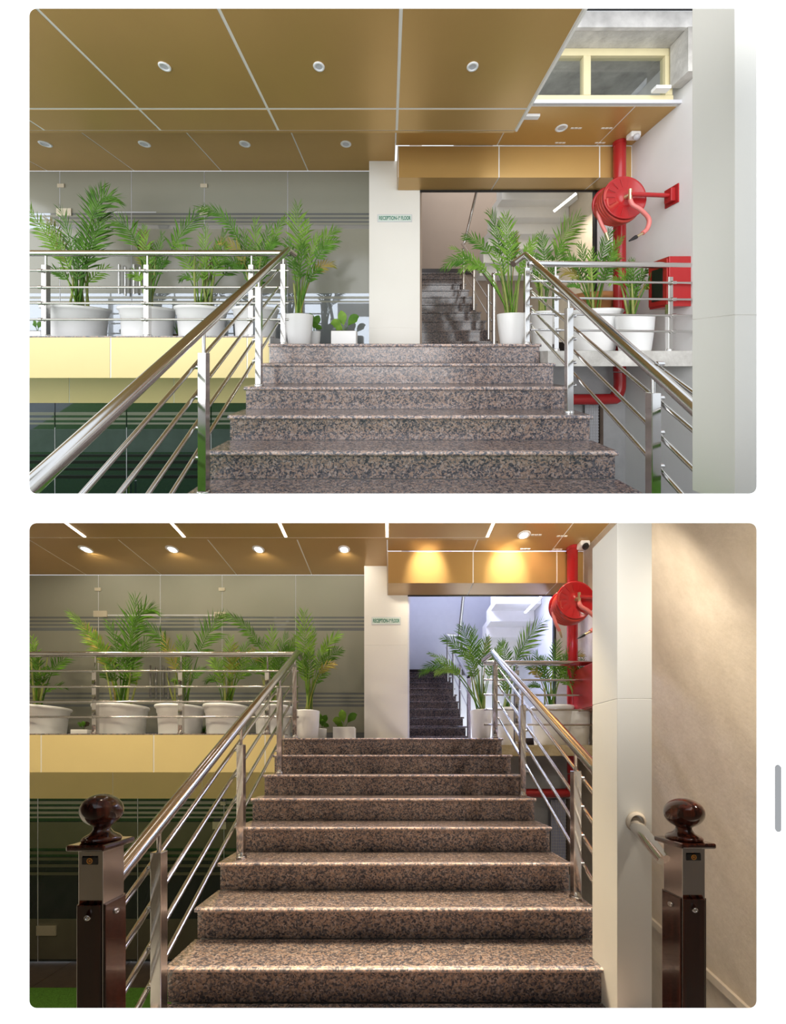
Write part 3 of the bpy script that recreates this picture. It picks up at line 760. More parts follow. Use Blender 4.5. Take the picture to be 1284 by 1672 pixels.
for i in range(10):
    y = 5.0+.29*i; z = .209+.183*i; xr_ = 1.62
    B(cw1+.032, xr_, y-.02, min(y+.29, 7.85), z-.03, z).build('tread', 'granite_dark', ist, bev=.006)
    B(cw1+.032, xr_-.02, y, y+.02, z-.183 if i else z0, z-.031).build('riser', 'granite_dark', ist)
B(cw1+.034, 1.98, 7.86, 7.92, 1.90, 2.02).build('skirting', 'skirting', ist)
B(cw1+.032, 1.6, 5.03, 7.7, z0, .15).build('core', 'skirting', ist)
ir = thing('inner_railing', 'steel railing of the inner stairs behind the leaning palm, '+V, 'railing', (1.5, 5.0, z0))
MB().tube([(1.55, 4.95, .15), (1.55, 4.95, 1.16)], .032, 14).build('post', 'steel', ir)
MB().lathe((1.55, 4.95, 1.16), [(.036, 0), (.04, .02), (.036, .045), (.02, .06), (0, .062)], 16).build('post_cap', 'steel', ir)
for i, y in enumerate((5.15, 6.05, 6.9)):
    MB().tube([(1.53, y, .209+.183*(y-5)/.29-.06), (1.53, y, 1.05+.631*(y-5.1))], .026, 10).build('post', 'steel', ir)
MB().tube([(1.53, 4.98, 1.05), (1.53, 7.0, 1.05+.631*2.0)], .028, 10).build('handrail', 'steel', ir)
for d in (.3, .55): MB().tube([(1.53, 5.0, 1.05-d), (1.53, 6.9, 1.05-d+.631*1.9)], .009, 6).build('bar', 'steel', ir)
MB().tube([(1.53, 7.0, 2.3), (1.62, 7.2, 2.4), (1.66, 6.2, 3.2)], .028, 8).build('handrail', 'steel', ir)
uf = thing('upper_flight', 'white stepped underside of the upper stair flight, '+V, 'stairs', (2.1, 7, 1.6))
for i in range(7):
    y = 7.69-.29*i; z = 1.75+.20*i
    B(2.0, 3.34, y-.29, y if i else 7.92, z, z+.20+.12).build('step_soffit', 'soffit', uf)
lt = thing('tube_light', 'lit fluorescent tube under the upper flight, '+V, 'light', H.P(920, 330, 5.6))
MB().tube([H.P(905, 345, 5.7), H.P(941, 316, 5.4)], .02, 10).build('tube', 'tube_day', lt)
area('tube_lamp', H.P(915, 345, 5.5), (.6, .4), 14, (1, .93, .8), (0, 0, 0))
# right wall
B(3.02, 3.12, 1.6, 4.5, -2.0, 3.17).build('wall_right', 'wall', kind='structure')
B(xr+.015, 3.02, 4.30, 4.4, -1.9, H.Z(598, 3.32)-.001).build('wall_back', 'grey', kind='structure')
# transom window over the soffit and raw concrete above
tw = thing('window_3', None, None, (2.2, 3.5, 2.67), kind='structure')
wz0, wz1 = H.Z(168, 3.5), H.Z(80, 3.5); wxr = H.X(1099, 3.5)
for a in ((1.2, wxr, wz0+.012, wz0+.075), (1.2, wxr, wz1-.075, wz1)): B(a[0], a[1], 3.49, 3.56, a[2], a[3]).build('frame', 'frame', tw, bev=.004)
for px in (958, 1091): B(H.X(px, 3.5)-.035, H.X(px, 3.5)+.04, 3.488, 3.56, wz0+.076, wz1-.076).build('mullion', 'frame', tw, bev=.004)
B(1.2, wxr-.02, 3.52, 3.526, wz0+.02, wz1-.02).build('pane', 'window', tw)
cu = thing('ceiling', None, None, (2.2, 3.6, 3.2), kind='structure')
B(1.0, 3.1, 3.30, 5.2, wz1+.001, wz1+.1).build('slab', 'concrete', cu)
B(1.0, 3.1, 3.263, 3.299, wz1-.004, wz1+.152).build('edge_beam', plain('pale_concrete', (.66, .64, .62), .9, 0, .2, 7, .4), cu)
B(1.0, 3.1, 2.7, 3.262, wz1+.153, wz1+.25).build('slab', 'black', cu)
B(1.345, 3.02, 4.3, 4.36, 2.66, 3.2).build('wall_back', 'concrete', kind='structure')
B(2.9, 3.015, 3.26, 3.47, 2.3+.45, 3.18).build('trim_6', 'concrete', kind='structure')
o = B(H.X(1066, 3.45), H.X(1090, 3.45), 3.40, 3.47, H.Z(150, 3.45), H.Z(145, 3.45)).build('light_fitting', 'white'); tag(o, 'small white batten at the corner of the transom window, upper view', 'light fitting')
# lamps, vents, camera
for i, px in enumerate((269, 521, 772)):
    y = 2.329*F/(580-108.5); downlight('%s round downlight in the front gold ceiling, %s' % (('leftmost', 'middle', 'rightmost')[i], V), H.X(px, y), y, 2.329, False, 'front ceiling downlights, upper view', .046)
for i, px in enumerate((74, 236, 400, 565)):
    y = 2.6*F/(580-235); downlight('%s from left of the rear ceiling downlights, %s' % (('first', 'second', 'third', 'fourth')[i], V), H.X(px, y), y, 2.60, False, 'rear ceiling downlights, upper view', .066)
y = 2.6*F/(580-209); downlight('round downlight in the soffit near the red pipe, '+V, H.X(917, y), y, 2.60, False, None, .066)
o = B(H.X(857, 3.66), H.X(880, 3.66), 3.62, 3.68, 2.57, 2.599).build('light_fitting', 'white', bev=.004); tag(o, 'short white light batten under the orange soffit, upper view', 'light fitting')
for i, (px, py) in enumerate(((915, 233), (980, 233), (941, 209), (991, 209))):
    y = 2.6*F/(580-py); vt = thing('ceiling_vent', '%s small slotted vent in the orange soffit, %s' % (('rear left', 'rear right', 'front left', 'front right')[i], V), 'vent', (H.X(px, y), y, 2.6), 'soffit vents, upper view')
    for k in range(3): B(H.X(px, y)-.06+.043*k, H.X(px, y)-.06+.043*k+.035, y-.009, y+.009, 2.594, 2.5995).build('slot', 'joint', vt)
camera_box('white security camera in the soffit corner, '+V, H.X(1034, 3.95), 3.95, 2.60, .058)
# fire fighting equipment
px_ = lambda p, y: H.X(p, y)
Yp = 4.105
hp = thing('fire_pipe', 'thick red fire riser pipe with an elbow below the slab, '+V, 'pipe', (H.X(1011, Yp), Yp, -.6))
pxx = H.X(1012, Yp)
MB().tube([(pxx, Yp, -.2), (pxx, Yp, 2.599)], .068, 18).build('riser', 'red', hp)
MB().tube(smoothpath([(pxx, Yp, -.21), (pxx, Yp, -.40), (pxx-.05, Yp, -.50), (pxx-.14, Yp, -.535), (1.58, Yp, -.535)], 5), .066, 16).build('elbow_pipe', 'red', hp)
MB().tube([(pxx, Yp, 2.56), (pxx, Yp, 2.599)], .073, 18).build('collar', 'red', hp)
hose_reel('red fire hose reel on a swing arm off right wall, '+V, H.P(1020, 323, 3.62), .232, (.05, -1, .03), 3.02, 1)
fb = thing('fire_cabinet', 'red fire cabinet on the right wall beside the railing, '+V, 'cabinet', (2.9, 3.5, H.Z(502, 3.35)))
za, zc = H.Z(500, 3.36), H.Z(418, 3.36)
B(2.80, 3.019, 3.36, 3.62, za, zc).build('body', 'red', fb, bev=.006)
d = B(2.785, 2.798, 3.37, 3.61, za+.02, zc-.02).build('door', 'red', fb, bev=.003)
B(2.781, 2.7845, 3.42, 3.56, za+.07, zc-.10).build('door_window', 'black', d, label='dark glass window in the door')
# dark hatch and grating below the slab
o = B(1.75, 2.10, 4.28, 4.299, -1.2, -.42).build('service_hatch', 'black'); tag(o, 'dark service opening under right balcony slab, upper view', 'hatch')
gr = thing('wire_grating', 'grey wire grating hanging below the red pipe, '+V, 'grating', (2.6, 4.2, -1.3))
B(2.47, 2.64, 4.24, 4.25, -1.35, -.52).build('grid_backing', plain('pale_grid', (.5, .5, .52), .6), gr)
for i in range(7): B(2.47+.026*i, 2.476+.026*i, 4.232, 4.239, -1.35, -.52).build('wire', 'lens', gr)
for i in range(22): B(2.47, 2.64, 4.226, 4.231, -1.34+.037*i, -1.334+.037*i).build('wire', 'lens', gr)
B(2.65, 2.69, 4.22, 4.26, -1.45, -.5).build('frame', 'tile', gr)
# near column
cn = thing('column', 'tall pale column at right edge of the upper view', 'column', (1.44, 1.4, -.7))
for a, b in ((-.60, H.Z(516, 1.36)-.002), (H.Z(516, 1.36), 1.55)): B(1.352, 1.62, 1.315, 1.50, a, b).build('panel', 'column', cn, bev=.002)
B(1.355, 1.6, 1.318, 1.497, -.60, 1.54).build('core', 'joint', cn)
# plants
plant('A', 126.5, 503, 549, 43.5, 36, 4.05, 'rim', 11, zb=bl, canes=6)
plant('B', 242, 504, 549, 40, 34, 4.05, 'rim', 12, zb=bl)
plant('C', 330, 503, 549, 39, 32, 4.05, 'rim', 13, zb=bl, canes=7)
plant('D', 418, 504, 549, 36, 30, 4.05, 'rim', 14, zb=bl)
plant('E', 489, 514, 559, 22, 18, 3.95, 'plain', 15, zb=z0, canes=6)
plant('H', 835, 513, 560, 22.5, 17, 3.95, 'plain', 16, zb=z0, canes=5, lean=-6)
plant('I', 888, 510, 566, 24, 17, 4.22, 'rim', 17, zb=rb)
plant('J', 969, 508, 571, 41, 29, 3.98, 'rolled', 18, zb=rb, canes=3)
plant('K', 1036.5, 516, 571, 27, 22, 3.62, 'plain', 19, zb=rb, canes=4)
S_ = 4.2/F
broadleaf('small white square pot with broad variegated leaves by the column, '+V, (H.X(563, 4.2), 4.2, z0), 20*S_, H.Z(541, 4.2)-z0, [(-22, -12, 16), (-6, -34, 15), (24, -24, 15), (-4, 10, 16), (-14, -2, 14)], S_, 3, ('leaf2', 'leaf2', 'leaf'), True)
broadleaf('small white pot with dark leaves behind the slim palm, '+V, (H.X(513, 4.3), 4.3, z0), 11*S_, H.Z(541, 4.3)-z0, [(-6, -30, 12), (10, -26, 12), (14, -4, 10), (2, -18, 12), (8, -14, 10)], S_, 4, ('leaf',))
spray('little spiky plant between two rimmed pots, '+V, (H.X(291, 4.2), 4.2, bl), 9, .13, 5)
tp = thing('terracotta_pot', 'orange terracotta bowl behind the wide white pot, '+V, 'pot', (H.X(975, 4.3), 4.3, rb))
yy = 4.36; MB().lathe((H.X(968, yy), yy, rb), [(0, 0), (.12, 0), (.2, .45), (.245, .66), (.26, .66), (.262, .74), (.22, .74), (.2, .64), (0, .62)], 28).build('bowl', 'terracotta', tp)
broadleaf('low white planter box at the left end of balcony, '+V, (H.X(62, 4.1), 4.1, bl), 14*S_, .1, [(-8, -16, 9), (6, -14, 9)], S_, 6, ('leaf',), True)

# ================================================================== LOWER HALL (evening)
H = EVE
V = H.view
xl, xr, Y0, T, z0, r = -1.345, 1.439, 4.277, .32, .272, .2187
WARM = (1, .84, .58); WARM2 = (1, .90, .75)
staircase(xl, xr, Y0, T, z0, r, 8, -2.2, 'wide granite staircase of eight brown steps in the lower view', 5.9)
B(xr+.013, 2.83, 5.2, 5.9, z0-.03, z0).build('floor', 'granite', kind='structure')
bl = .325
B(-7.0, xl-.02, 4.44, 5.52, bl-.24, bl-.002).build('floor', 'grey', kind='structure')
B(-7.0, xl-.02, 4.40, 4.56, bl-.001, bl+.012).build('trim_1', 'granite', kind='structure')
fr = thing('trim_2', None, None, (-3.5, 4.4, -.2), kind='structure')
xs = [-7.0] + [H.X(v, 4.4) for v in (-72, 67, 251, 433)] + [xl-.02]
for a, b in zip(xs[:-1], xs[1:]): B(a+.01, b-.01, 4.40, 4.4035, H.Z(1261, 4.4), bl-.004).build('panel', 'cream', fr)
B(-7.0, xl-.02, 4.404, 4.426, H.Z(1261, 4.4), bl-.005).build('joint', 'joint', fr)
fr = thing('trim_3', None, None, (-3.5, 5.3, -.6), kind='structure')
xs = [-7.0] + [H.X(v, 5.3) for v in (38, 184, 330)] + [xl-.02]
for a, b in zip(xs[:-1], xs[1:]): B(a+.005, b-.005, 5.30, 5.3035, H.Z(1304, 5.3), .08).build('panel', 'cream', fr)
B(-7.0, xl-.02, 5.304, 5.326, H.Z(1304, 5.3), .08).build('joint', 'joint', fr)
# lower shop front, tiled strip and turf
lf = thing('window_2', None, None, (-4, 5.4, -3.2), kind='structure')
zz = lambda row: H.Z(row, 5.4)
gx = [-7.0] + [H.X(v, 5.4) for v in (62, 225, 366)] + [xl-.03]
M['dimfilm'] = plain('dim_film', (.13, .125, .09), .22, 0, .12, 2)
for a, b in zip(gx[:-1], gx[1:]):
    p = B(a+.005, b-.005, 5.40, 5.412, zz(1570), zz(1300)).build('pane', 'darkglass', lf)
    for (u, v) in ((1308, 1313), (1317, 1321), (1325, 1329), (1333, 1336)): B(a+.01, b-.01, 5.396, 5.3995, zz(v), zz(u)).build('frosted_strip', 'film', p)
    B(a+.01, b-.01, 5.396, 5.3995, zz(1385), zz(1342)).build('frosted_film', 'dimfilm', p)
    for (u, v) in ((1390, 1395), (1400, 1405), (1411, 1416), (1424, 1429)): B(a+.01, b-.01, 5.396, 5.3995, zz(v), zz(u)).build('frosted_strip', 'dimfilm', p)
    B(a+.01, b-.01, 5.396, 5.3995, zz(1566), zz(1500)).build('frosted_film', 'dimfilm', p)
    B(a-.004, a+.004, 5.395, 5.412, zz(1570), zz(1304)).build('joint', 'lens', p)
B(-7.0, xl-.03, 5.43, 5.46, zz(1570), zz(1295)).build('backing', 'black', lf)
for px, py, w, h in ((364, 1312, 4, 3), (358, 1348, 11, 6), (75, 1520, 16, 8)):
    a, b = H.P(px-w, py+h, 5.38), H.P(px+w, py-h, 5.38); B(a.x, b.x, 5.38, 5.395, a.z, b.z).build('patch_fitting', 'fitting', lf)
zf = zz(1571)
fl = thing('floor', None, None, (-4, 5.1, zf), kind='structure')
for i in range(6):
    a = -7.0+.95*i; B(a+.006, a+.944, 4.80, 5.43, zf-.03, zf+random.uniform(-.004, .004)).build('tile', 'tile', fl)
B(-7.0, 2.82, 1.0, 5.46, zf-.09, zf-.03).build('bed', 'grey', fl)
o = B(-7.0, xl-.03, 3.9, 4.79, zf-.03, zf+.004).build('turf_mat', 'turf', kind='stuff'); tag(o, 'green artificial turf on the ground beside newel, lower view', 'turf')
# railings
tops = lambda n: z0-r*n
hb = (.90, .685, .47, .262)
pl = [(-1.224, 4.40, z0, H.Z(1090, 4.4)), (-1.226, 3.79, tops(2), tops(2)+.965), (-1.227, 2.80, tops(5), tops(5)+.945), (-1.228, 1.80, tops(8), H.Z(1390, 1.8))]
stair_rail('stainless railing on the left side of the steps, '+V, [H.P(486, 1066, 4.41), (-1.226, 1.49, H.Z(1440, 1.49))], .037, pl, -1, hb, .056, .0145, 1.53, end=H.P(491, 1074, 4.55))
pr = [(1.375, 4.36, z0, H.Z(1086, 4.36)), (1.388, 3.50, tops(3), tops(3)+.945), (1.40, 2.52, tops(6), tops(6)+.955)]
stair_rail('stainless railing on the right side running through the column, '+V, [H.P(805, 1066, 4.36), H.P(971, 1254, 2.28), H.P(1040, 1349, 1.89), H.P(1087, 1404, 1.70)], .037, pr, 1, hb, .056, .0145, 2.15, end=H.P(790, 1078, 4.55))
level_rail('stainless level railing along the left balcony edge, '+V, -5.6, -1.18, 4.48, H.Z(1068.5, 4.48), .036, [H.Z(v, 4.43) for v in (1096, 1121.5, 1146, 1171)], [H.X(v, 4.48) for v in (14, 156, 296, 437)], bl+.012, H.Z(1095, 4.48), .056, .014)
rb = .19
level_rail('stainless level railing behind the right flight edge, '+V, 1.27, 2.8, 4.56, H.Z(1082.5, 4.56), .036, [H.Z(v, 4.5) for v in (1110, 1134.5, 1158.5, 1183)], [H.X(843.5, 4.56)], rb, H.Z(1095, 4.56), .056, .014, tilt=-.004)
B(xr+.014, 2.83, 4.44, 5.198, H.Z(1234, 4.44), rb).build('floor', stained('sandy_concrete', (.40, .30, .15), (.62, .52, .34), 9, .9, .5), kind='structure')
B(xr+.014, 2.8, 5.19, 5.21, rb, rb+.14).build('baseboard_right', 'skirting', kind='structure')
# ceilings
fx = [-7.0, -6.3, -5.05, -3.81, -2.565, -1.29, -.02, 1.236]
c = ceiling('ceiling', fx, [3.86, 4.25], 2.79, .03)
B(-7.0, 1.236, 4.252, 4.28, 2.792, 3.0).build('upstand', 'gold', c)
for i, x in enumerate(fx[3:]):
    st = thing('led_strip', '%s from left of the lit linear strips in the gold ceiling, lower view' % ('first', 'second', 'third', 'fourth', 'fifth')[i], 'ceiling light', (x, 4.05, 2.79), 'linear strips, lower view')
    B(x-.016, x+.016, 3.88, 4.22, 2.785, 2.80).build('diffuser', 'led_on', st)
    B(x-.02, x+.02, 3.87, 4.23, 2.801, 2.83).build('channel', 'white', st)
rx = [-7.0, -6.2, -4.95, -3.72, -2.49, -1.26, -.02]
ceiling('ceiling', rx, [4.29, 5.52], 3.02, .018)
c = ceiling('ceiling', [-.018, 1.226, 2.36, 2.83], [4.22, 4.885], 3.02, .016)
bm = thing('gold_beam', 'gold panelled beam lit by two spots in the lower view', 'beam', (1.4, 4.9, 2.56))
bx = [-.018, 1.226, 2.44, 2.83]; zb_, zt_ = 2.558, 3.02
for a, b in zip(bx[:-1], bx[1:]):
    B(a+.008, b-.008, 4.885, 4.888, zb_, zt_-.010).build('panel', 'gold', bm)
    B(a+.008, b-.008, 4.89, 5.25, zb_, zb_+.003).build('panel', 'gold', bm)
B(-.018, 2.83, 4.889, 5.25, zb_+.004, zt_).build('joint', 'joint', bm)
B(-.023, -.019, 4.885, 5.25, zb_, zt_).build('end_panel', 'gold', bm)
cw0, cw1 = H.X(595, 5.25), H.X(666, 5.25)
cl = thing('column', 'cream square column carrying the reception sign, lower view', 'column', ((cw0+cw1)/2, 5.5, z0))
for (a, b) in ((z0+.0005, H.Z(1053, 5.25)-.003), (H.Z(1053, 5.25), 3.018)): B(cw0, cw1, 5.255, 5.8, a, b).build('panel', 'column', cl)
B(cw0+.004, cw1-.004, 5.26, 5.79, z0, 3.01).build('core', 'joint', cl)
sign('reception sign with green lettering on the cream column, '+V, H.X(607, 5.25), H.X(654.5, 5.25), 5.254, H.Z(1020, 5.25), H.Z(1007.5, 5.25))
Y = 5.52
rows = dict(top0=H.Z(1007, Y), mid0=H.Z(1131, Y), mid1=H.Z(1030, Y), lines=[(H.Z(a, Y), H.Z(b, Y)) for a, b in ((1013, 1010), (1019, 1016), (1025, 1022), (1138, 1134.5), (1144, 1141.5), (1150, 1147.5), (1196, 1154))])
fc = facade(1, Y, z0, 3.02, [H.X(v, Y) for v in (-60, 161, 262, 363, 483)], rows, -7.0, cw0, 0, [], 0)
for px, ra, rb2 in ((246, 1087, 1138), (255, 1090, 1141), (267, 1087, 1138), (275, 1090, 1141)):
    MB().tube([H.P(px, ra, Y-.05), H.P(px, rb2, Y-.05)], .018, 10).build('door_handle', 'steel', fc)
for px, py, w, h in ((161, 963, 5, 2.5), (363, 963, 5, 2.5), (165, 1003, 11, 5), (360, 1005, 9, 5)):
    a, b = H.P(px-w, py+h, Y), H.P(px+w, py-h, Y); B(a.x, b.x, Y-.02, Y-.004, a.z, b.z).build('patch_fitting', 'fitting', fc)
B(H.X(176, Y), H.X(350, Y), Y-.006, Y-.004, H.Z(1005.5, Y), H.Z(1004, Y)).build('door_rail', 'lens', fc)
# stairwell
M['coolwall'] = plain('pale_stairwell_paint', (.66, .66, .70), .7, 0, .02)
B(cw1, cw1+.03, 5.3, 9.8, z0-.03, 4.8).build('wall_left', 'coolwall', kind='structure')
B(cw1+.03, 3.4, 9.05, 9.15, z0-.03, 4.8).build('wall_back', 'coolwall', kind='structure')
B(3.08, 3.18, 5.36, 9.05, z0-.03, 4.8).build('wall_right', 'coolwall', kind='structure')
B(H.X(908, 5.25), H.X(940, 5.25)+.15, 5.25, 5.35, .19, 2.6).build('wall_pier', 'wall', kind='structure')
B(H.X(908, 5.25)-.03, H.X(908, 5.25)-.002, 5.24, 5.3, .19, 2.556).build('trim_4', 'black', kind='structure')
B(cw1, 2.7, 5.24, 5.265, H.Z(973.5, 5.25), 2.557).build('trim_5', 'black', kind='structure')
B(cw1, 3.18, 5.3, 9.15, 4.8, 4.85).build('ceiling', 'soffit', kind='structure')
ist = thing('inner_staircase', 'polished dark granite inner stairs behind the opening, '+V, 'stairs', (1.1, 5.8, z0))
# visible nosings
for i in range(10):
    y = 5.8+.32*i; z = .40+.205*i; xe = 1.40 + .02*i
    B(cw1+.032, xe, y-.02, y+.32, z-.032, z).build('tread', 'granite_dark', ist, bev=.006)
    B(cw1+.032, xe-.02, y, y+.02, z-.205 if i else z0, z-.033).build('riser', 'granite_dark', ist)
B(cw1+.034, 2.1, 8.98, 9.04, 2.25, 2.40).build('skirting', 'skirting', ist)
B(cw1+.032, 1.38, 5.83, 8.6, z0, .30).build('core', 'skirting', ist)
ir = thing('inner_railing', 'steel railing of the inner stairs behind the leaning palm, '+V, 'railing', (1.5, 5.6, z0))
xi = H.X(766, 5.7)
MB().tube([(xi, 5.7, .28), (xi, 5.7, H.Z(1108, 5.7))], .034, 14).build('post', 'steel', ir)
p0_ = Vector((xi, 5.72, H.Z(1106, 5.72))); p1_ = H.P(728, 1036, 7.9)
MB().tube([p0_, p1_], .032, 12).build('handrail', 'steel', ir)
MB().tube([p1_, p1_+Vector((.25, .1, .02))], .032, 12).build('handrail', 'steel', ir)
for t in (.3, .6, .9):
    q = p0_.lerp(p1_, t); MB().tube([q, q+Vector((0, 0, -1.0))], .024, 10).build('post', 'steel', ir)
for d in (.3, .55): MB().tube([p0_-Vector((0, 0, d)), p1_-Vector((0, 0, d))], .010, 6).build('bar', 'steel', ir)
a = H.P(750, 1040, 7.9); MB().tube([a, H.P(757, 972, 7.0)], .035, 8).build('handrail', 'steel', ir)
uf = thing('upper_flight', 'white stepped underside of the upper stair flight, '+V, 'stairs', (2.1, 8, 1.9))
for i in range(7):
    y = 8.69-.32*i; z = 2.02+.222*i
    B(2.15, 3.07, y-.32, y if i else 9.04, z, z+.222+.13).build('step_soffit', 'soffit', uf)
lt = thing('tube_light', 'lit cold fluorescent tube in the stairwell corner, '+V, 'light', H.P(868, 985, 6.5))
MB().tube([H.P(858, 1000, 6.6), H.P(884, 974, 6.2)], .022, 10).build('tube', 'tube_on', lt)
# walls
yA = 1.2
wr = MB(); lim = lambda y: -(830-HZ)/F*y - H.k*y - .03
wr.prism_x([(.97, -3.4), (5.25, -3.4), (5.25, 3.6), (4.9, 3.6), (.97, lim(.97))], 2.83, 2.93)
wr.build('wall_right', 'plaster', kind='structure')
B(xr+.015, 2.83, 5.1, 5.19, -3.0, H.Z(1234, 4.44)-.001).build('wall_back', 'grey', kind='structure')
wl = MB(); wl.prism_x([(.97, -3.4), (6.0, -3.4), (6.0, 4.0), (5.5, 3.9), (.97, lim(.97))], -7.1, -7.02)
wl.build('wall_left', 'wall', kind='structure')
# ledge low on the right wall
lg = MB(); lg.prism_x([(2.2, -2.05), (3.9, -1.62), (3.9, -1.69), (2.2, -2.12)], 2.80, 2.829); lg.build('trim_6', 'plaster', kind='structure')
# lamps
for i, px in enumerate((140, 281, 422, 562)):
    y = 3.02*F/(1240-896.5); downlight('%s from left of the lit downlights in rear ceiling, %s' % (('first', 'second', 'third', 'fourth')[i], V), H.X(px, y), y, 3.02, True, 'lit rear downlights, lower view', .085)
    spot('downlight_lamp', (H.X(px, y), y, 2.99), (H.X(px, y), y, 0), 80, WARM2, 130, .8)
y = 3.02*F/(1240-873); downlight('lit downlight in the soffit near security camera, '+V, H.X(856, y), y, 3.02, True, None, .085)
spot('downlight_lamp', (H.X(856, y), y, 2.99), (H.X(856, y), y, 0), 80, WARM2, 130, .8)
for px in (698, 828):
    spot('beam_spot', (H.X(px, 4.885), 4.27, 2.73), (H.X(px, 4.885), 4.885, H.Z(930, 4.885)), 270, WARM2, 42, 1)
for i, x in enumerate((-5.4, -4.0, -2.6, -.95, .05, 1.05, 2.1)):  # unseen lamps added under the slab to light the lower hall
    side = x < -2 or x > 2
    for j, y in enumerate((1.75, 3.1) if side else (2.9, 3.3, 3.7)):
        z = lim(y)+.0
        lp = thing('added_lamp', '%s from left in the %s row of added unseen lamps under the slab, lower view' % (('first', 'second', 'third', 'fourth', 'fifth', 'sixth', 'seventh')[i], ('front', 'rear')[j] if side else ('stair front', 'stair middle', 'stair rear')[j]), 'ceiling light', (x, y, z), 'added slab lamps, lower view')
        MB().lathe((x, y, z), [(.03, .02), (.03, 0), (.024, -.003)], 16).build('rim', 'white', lp)
        MB().lathe((x, y, z-.003), [(0, 0), (.024, 0)], 16, smooth=False).build('lens', 'lamp_on', lp)
        if x < -2: spot('added_slab_spot', (x, y, z-.03), (x+.1, y+.12, z-1), 180, WARM, 106, .7, .06)
        elif x > 2: spot('added_slab_spot', (x, y, z-.03), (x+.1, y+.4, z-1), 140, WARM2, 150, 1, .06)
        else: spot('added_slab_spot', (x, y, z-.03), (x, y-.35, z-1), 88, WARM, 88, .8, .06)
for x, nm in ((.75, 'left'), (2.2, 'right')):  # two more unseen lamps, added to brighten the near column
    z = lim(1.2)
    lp = thing('added_lamp', 'added unseen lamp under the slab just inside the opening, %s one, lower view' % nm, 'ceiling light', (x, 1.2, z), 'added slab lamps, lower view')
    MB().lathe((x, 1.2, z), [(.03, .02), (.03, 0), (.024, -.003)], 16).build('rim', 'white', lp)
    MB().lathe((x, 1.2, z-.003), [(0, 0), (.024, 0)], 16, smooth=False).build('lens', 'lamp_on', lp)
    spot('added_slab_spot', (x, 1.2, z-.03), (1.45, 1.95, -.3), 34, WARM2, 110, 1, .06)
# stairwell lamp
l = bpy.data.lights.new('tube_lamp', 'POINT'); l.energy = 230; l.color = (.62, .68, 1); l.shadow_soft_size = .15
o = bpy.data.objects.new('tube_lamp', l); COL.objects.link(o); o.location = H.w((1.75, 6.6, 3.6))
for i, (px, py) in enumerate(((858, 896), (910, 897), (876, 873), (918, 875))):
    y = 3.02*F/(1240-py); vt = thing('ceiling_vent', '%s small slotted vent in the gold soffit, %s' % (('rear left', 'rear right', 'front left', 'front right')[i], V), 'vent', (H.X(px, y), y, 3.02), 'soffit vents, lower view')
    for k in range(3): B(H.X(px, y)-.07+.05*k, H.X(px, y)-.07+.05*k+.04, y-.010, y+.010, 3.012, 3.0195).build('slot', 'joint', vt)
camera_box('white security camera in the soffit corner, '+V, H.X(952, 4.7), 4.7, 3.02, .068)
Yp = 4.80
hp = thing('fire_pipe', 'thick red fire riser pipe with an elbow below the slab, '+V, 'pipe', (H.X(934, Yp), Yp, -.6))
pxx = H.X(935, Yp)
MB().tube([(pxx, Yp, -.2), (pxx, Yp, 3.018)], .07, 18).build('riser', 'red', hp)
MB().tube(smoothpath([(pxx, Yp, -.21), (pxx, Yp, -.36), (pxx-.05, Yp, -.45), (pxx-.14, Yp, -.48), (1.5, Yp, -.48)], 5), .068, 16).build('elbow_pipe', 'red', hp)
MB().tube([(pxx, Yp, 2.97), (pxx, Yp, 3.018)], .08, 18).build('collar', 'red', hp)
hose_reel('red fire hose reel on a swing arm off right wall, '+V, H.P(940, 980, 4.4), .25, (.05, -1, .03), 2.83, 1)
fb = thing('fire_cabinet', 'red fire cabinet on the right wall half hidden by column, '+V, 'cabinet', (2.7, 4.5, .9))
B(2.60, 2.829, 4.25, 4.75, H.Z(1158, 4.4), H.Z(1085, 4.4)).build('body', 'red', fb, bev=.006)
B(2.585, 2.598, 4.27, 4.73, H.Z(1158, 4.4)+.02, H.Z(1085, 4.4)-.02).build('door', 'red', fb, bev=.003)
o = B(1.62, 2.02, 5.08, 5.099, -1.3, -.3).build('service_hatch', 'black'); tag(o, 'dark service opening under right balcony slab, lower view', 'hatch')
gr = thing('wire_grating', 'bluish wire grating hanging below the red pipe, '+V, 'grating', (2.6, 5, -1.4))
B(2.40, 2.62, 4.98, 4.99, -1.6, -.6).build('grid_backing', plain('bluish_grid', (.5, .52, .7), .6), gr)
for i in range(7): B(2.40+.034*i, 2.408+.034*i, 4.97, 4.979, -1.6, -.6).build('wire', 'lens', gr)
for i in range(22): B(2.40, 2.62, 4.964, 4.969, -1.59+.045*i, -1.583+.045*i).build('wire', 'lens', gr)
B(2.63, 2.67, 4.96, 5.0, -1.7, -.58).build('frame', 'tile', gr)
cn = thing('column', 'tall cream column pierced by the handrail in lower view', 'column', (1.4, 2.0, -2))
for a, b in ((-2.2, H.Z(1143, 1.95)-.002), (H.Z(1143, 1.95), 1.34)): B(1.294, 1.490, 1.906, 2.14, a, b).build('panel', 'column', cn, bev=.002)
B(1.297, 1.487, 1.909, 2.137, -2.2, 1.335).build('core', 'joint', cn)
MB().lathe((1.398, 1.9055, -.352), [(.038, 0), (.058, .001), (.052, .010), (.039, .014)], 20, (0, -1, 0)).build('plaster_collar', 'plaster', cn, label='rough plaster ring where the handrail comes out')
# newel posts
newel('glossy mahogany newel post left of the steps, lower view', H.X(128, 1.40), H.X(168, 1.40), 1.40, 1.512, H.Z(1477, 1.40), H.Z(1388, 1.40), -2.2, True)
newel('glossy mahogany newel post right of the column, lower view', 1.388, 1.494, 1.59, 1.70, H.Z(1467, 1.59), H.Z(1384, 1.59), -2.2, True)
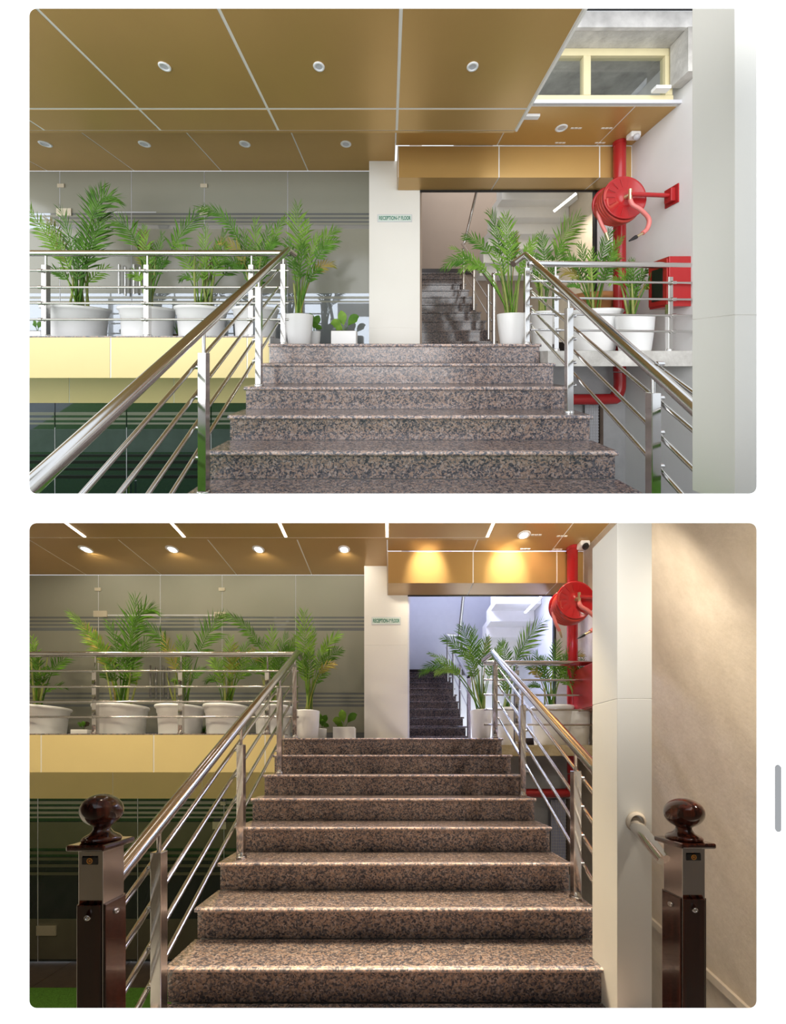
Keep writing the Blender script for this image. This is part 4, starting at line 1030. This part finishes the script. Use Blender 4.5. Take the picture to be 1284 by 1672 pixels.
# plants
G = .866
plant('A', 198.5, 1153, 1197, 37.5, 31, 4.9, 'rim', 21, G, zb=bl, canes=6)
plant('B', 295.5, 1154, 1197, 35.5, 30, 4.9, 'rim', 22, G, zb=bl)
plant('C', 370, 1153, 1197, 34, 28, 4.9, 'rim', 23, G, zb=bl, canes=7)
plant('D', 447, 1154, 1197, 31, 26, 4.9, 'rim', 24, G, zb=bl)
plant('L', 62, 1155, 1197, 41, 33, 4.9, 'rim', 25, 1, zb=bl)
plant('E', 503, 1161, 1203, 19, 15.5, 4.75, 'plain', 26, G, zb=z0, canes=6)
plant('H', 786, 1160, 1204, 17.5, 14, 4.75, 'plain', 27, G, zb=z0, canes=5, lean=-6)
plant('I', 826, 1157, 1210, 20, 14.5, 5.0, 'rim', 28, G, zb=rb)
plant('J', 900, 1155, 1214, 33, 24, 4.85, 'rolled', 29, G, zb=rb, canes=3)
plant('K', 944, 1161, 1214, 17.5, 15, 4.75, 'plain', 30, G, zb=rb, canes=4)
S_ = 5.0/F*G
broadleaf('small white square pot with broad variegated leaves by the column, '+V, (H.X(563, 5.0), 5.0, z0), 20*S_, H.Z(1188, 5.0)-z0, [(-22, -12, 16), (-6, -34, 15), (24, -24, 15), (-4, 10, 16), (-14, -2, 14)], S_, 3, ('leaf2', 'leaf2', 'leaf'), True)
broadleaf('small white pot with dark leaves behind the slim palm, '+V, (H.X(526, 5.1), 5.1, z0), 9*S_, H.Z(1190, 5.1)-z0, [(-6, -30, 12), (10, -26, 12), (14, -4, 10), (2, -18, 12), (8, -14, 10)], S_, 4, ('leaf',))
spray('little spiky plant between two rimmed pots, '+V, (H.X(333, 5.0), 5.0, bl), 9, .15, 5)
broadleaf('low white planter box on the balcony beside a post, '+V, (H.X(137, 4.85), 4.85, bl), 15*S_, .1, [(-12, -10, 9), (10, -12, 9), (2, -16, 8)], S_, 6, ('leaf', 'soil'), True)

# ------------------------------------------------------------------ drop the helper properties
for o in bpy.data.objects:
    if '_o' in o.keys(): del o['_o']
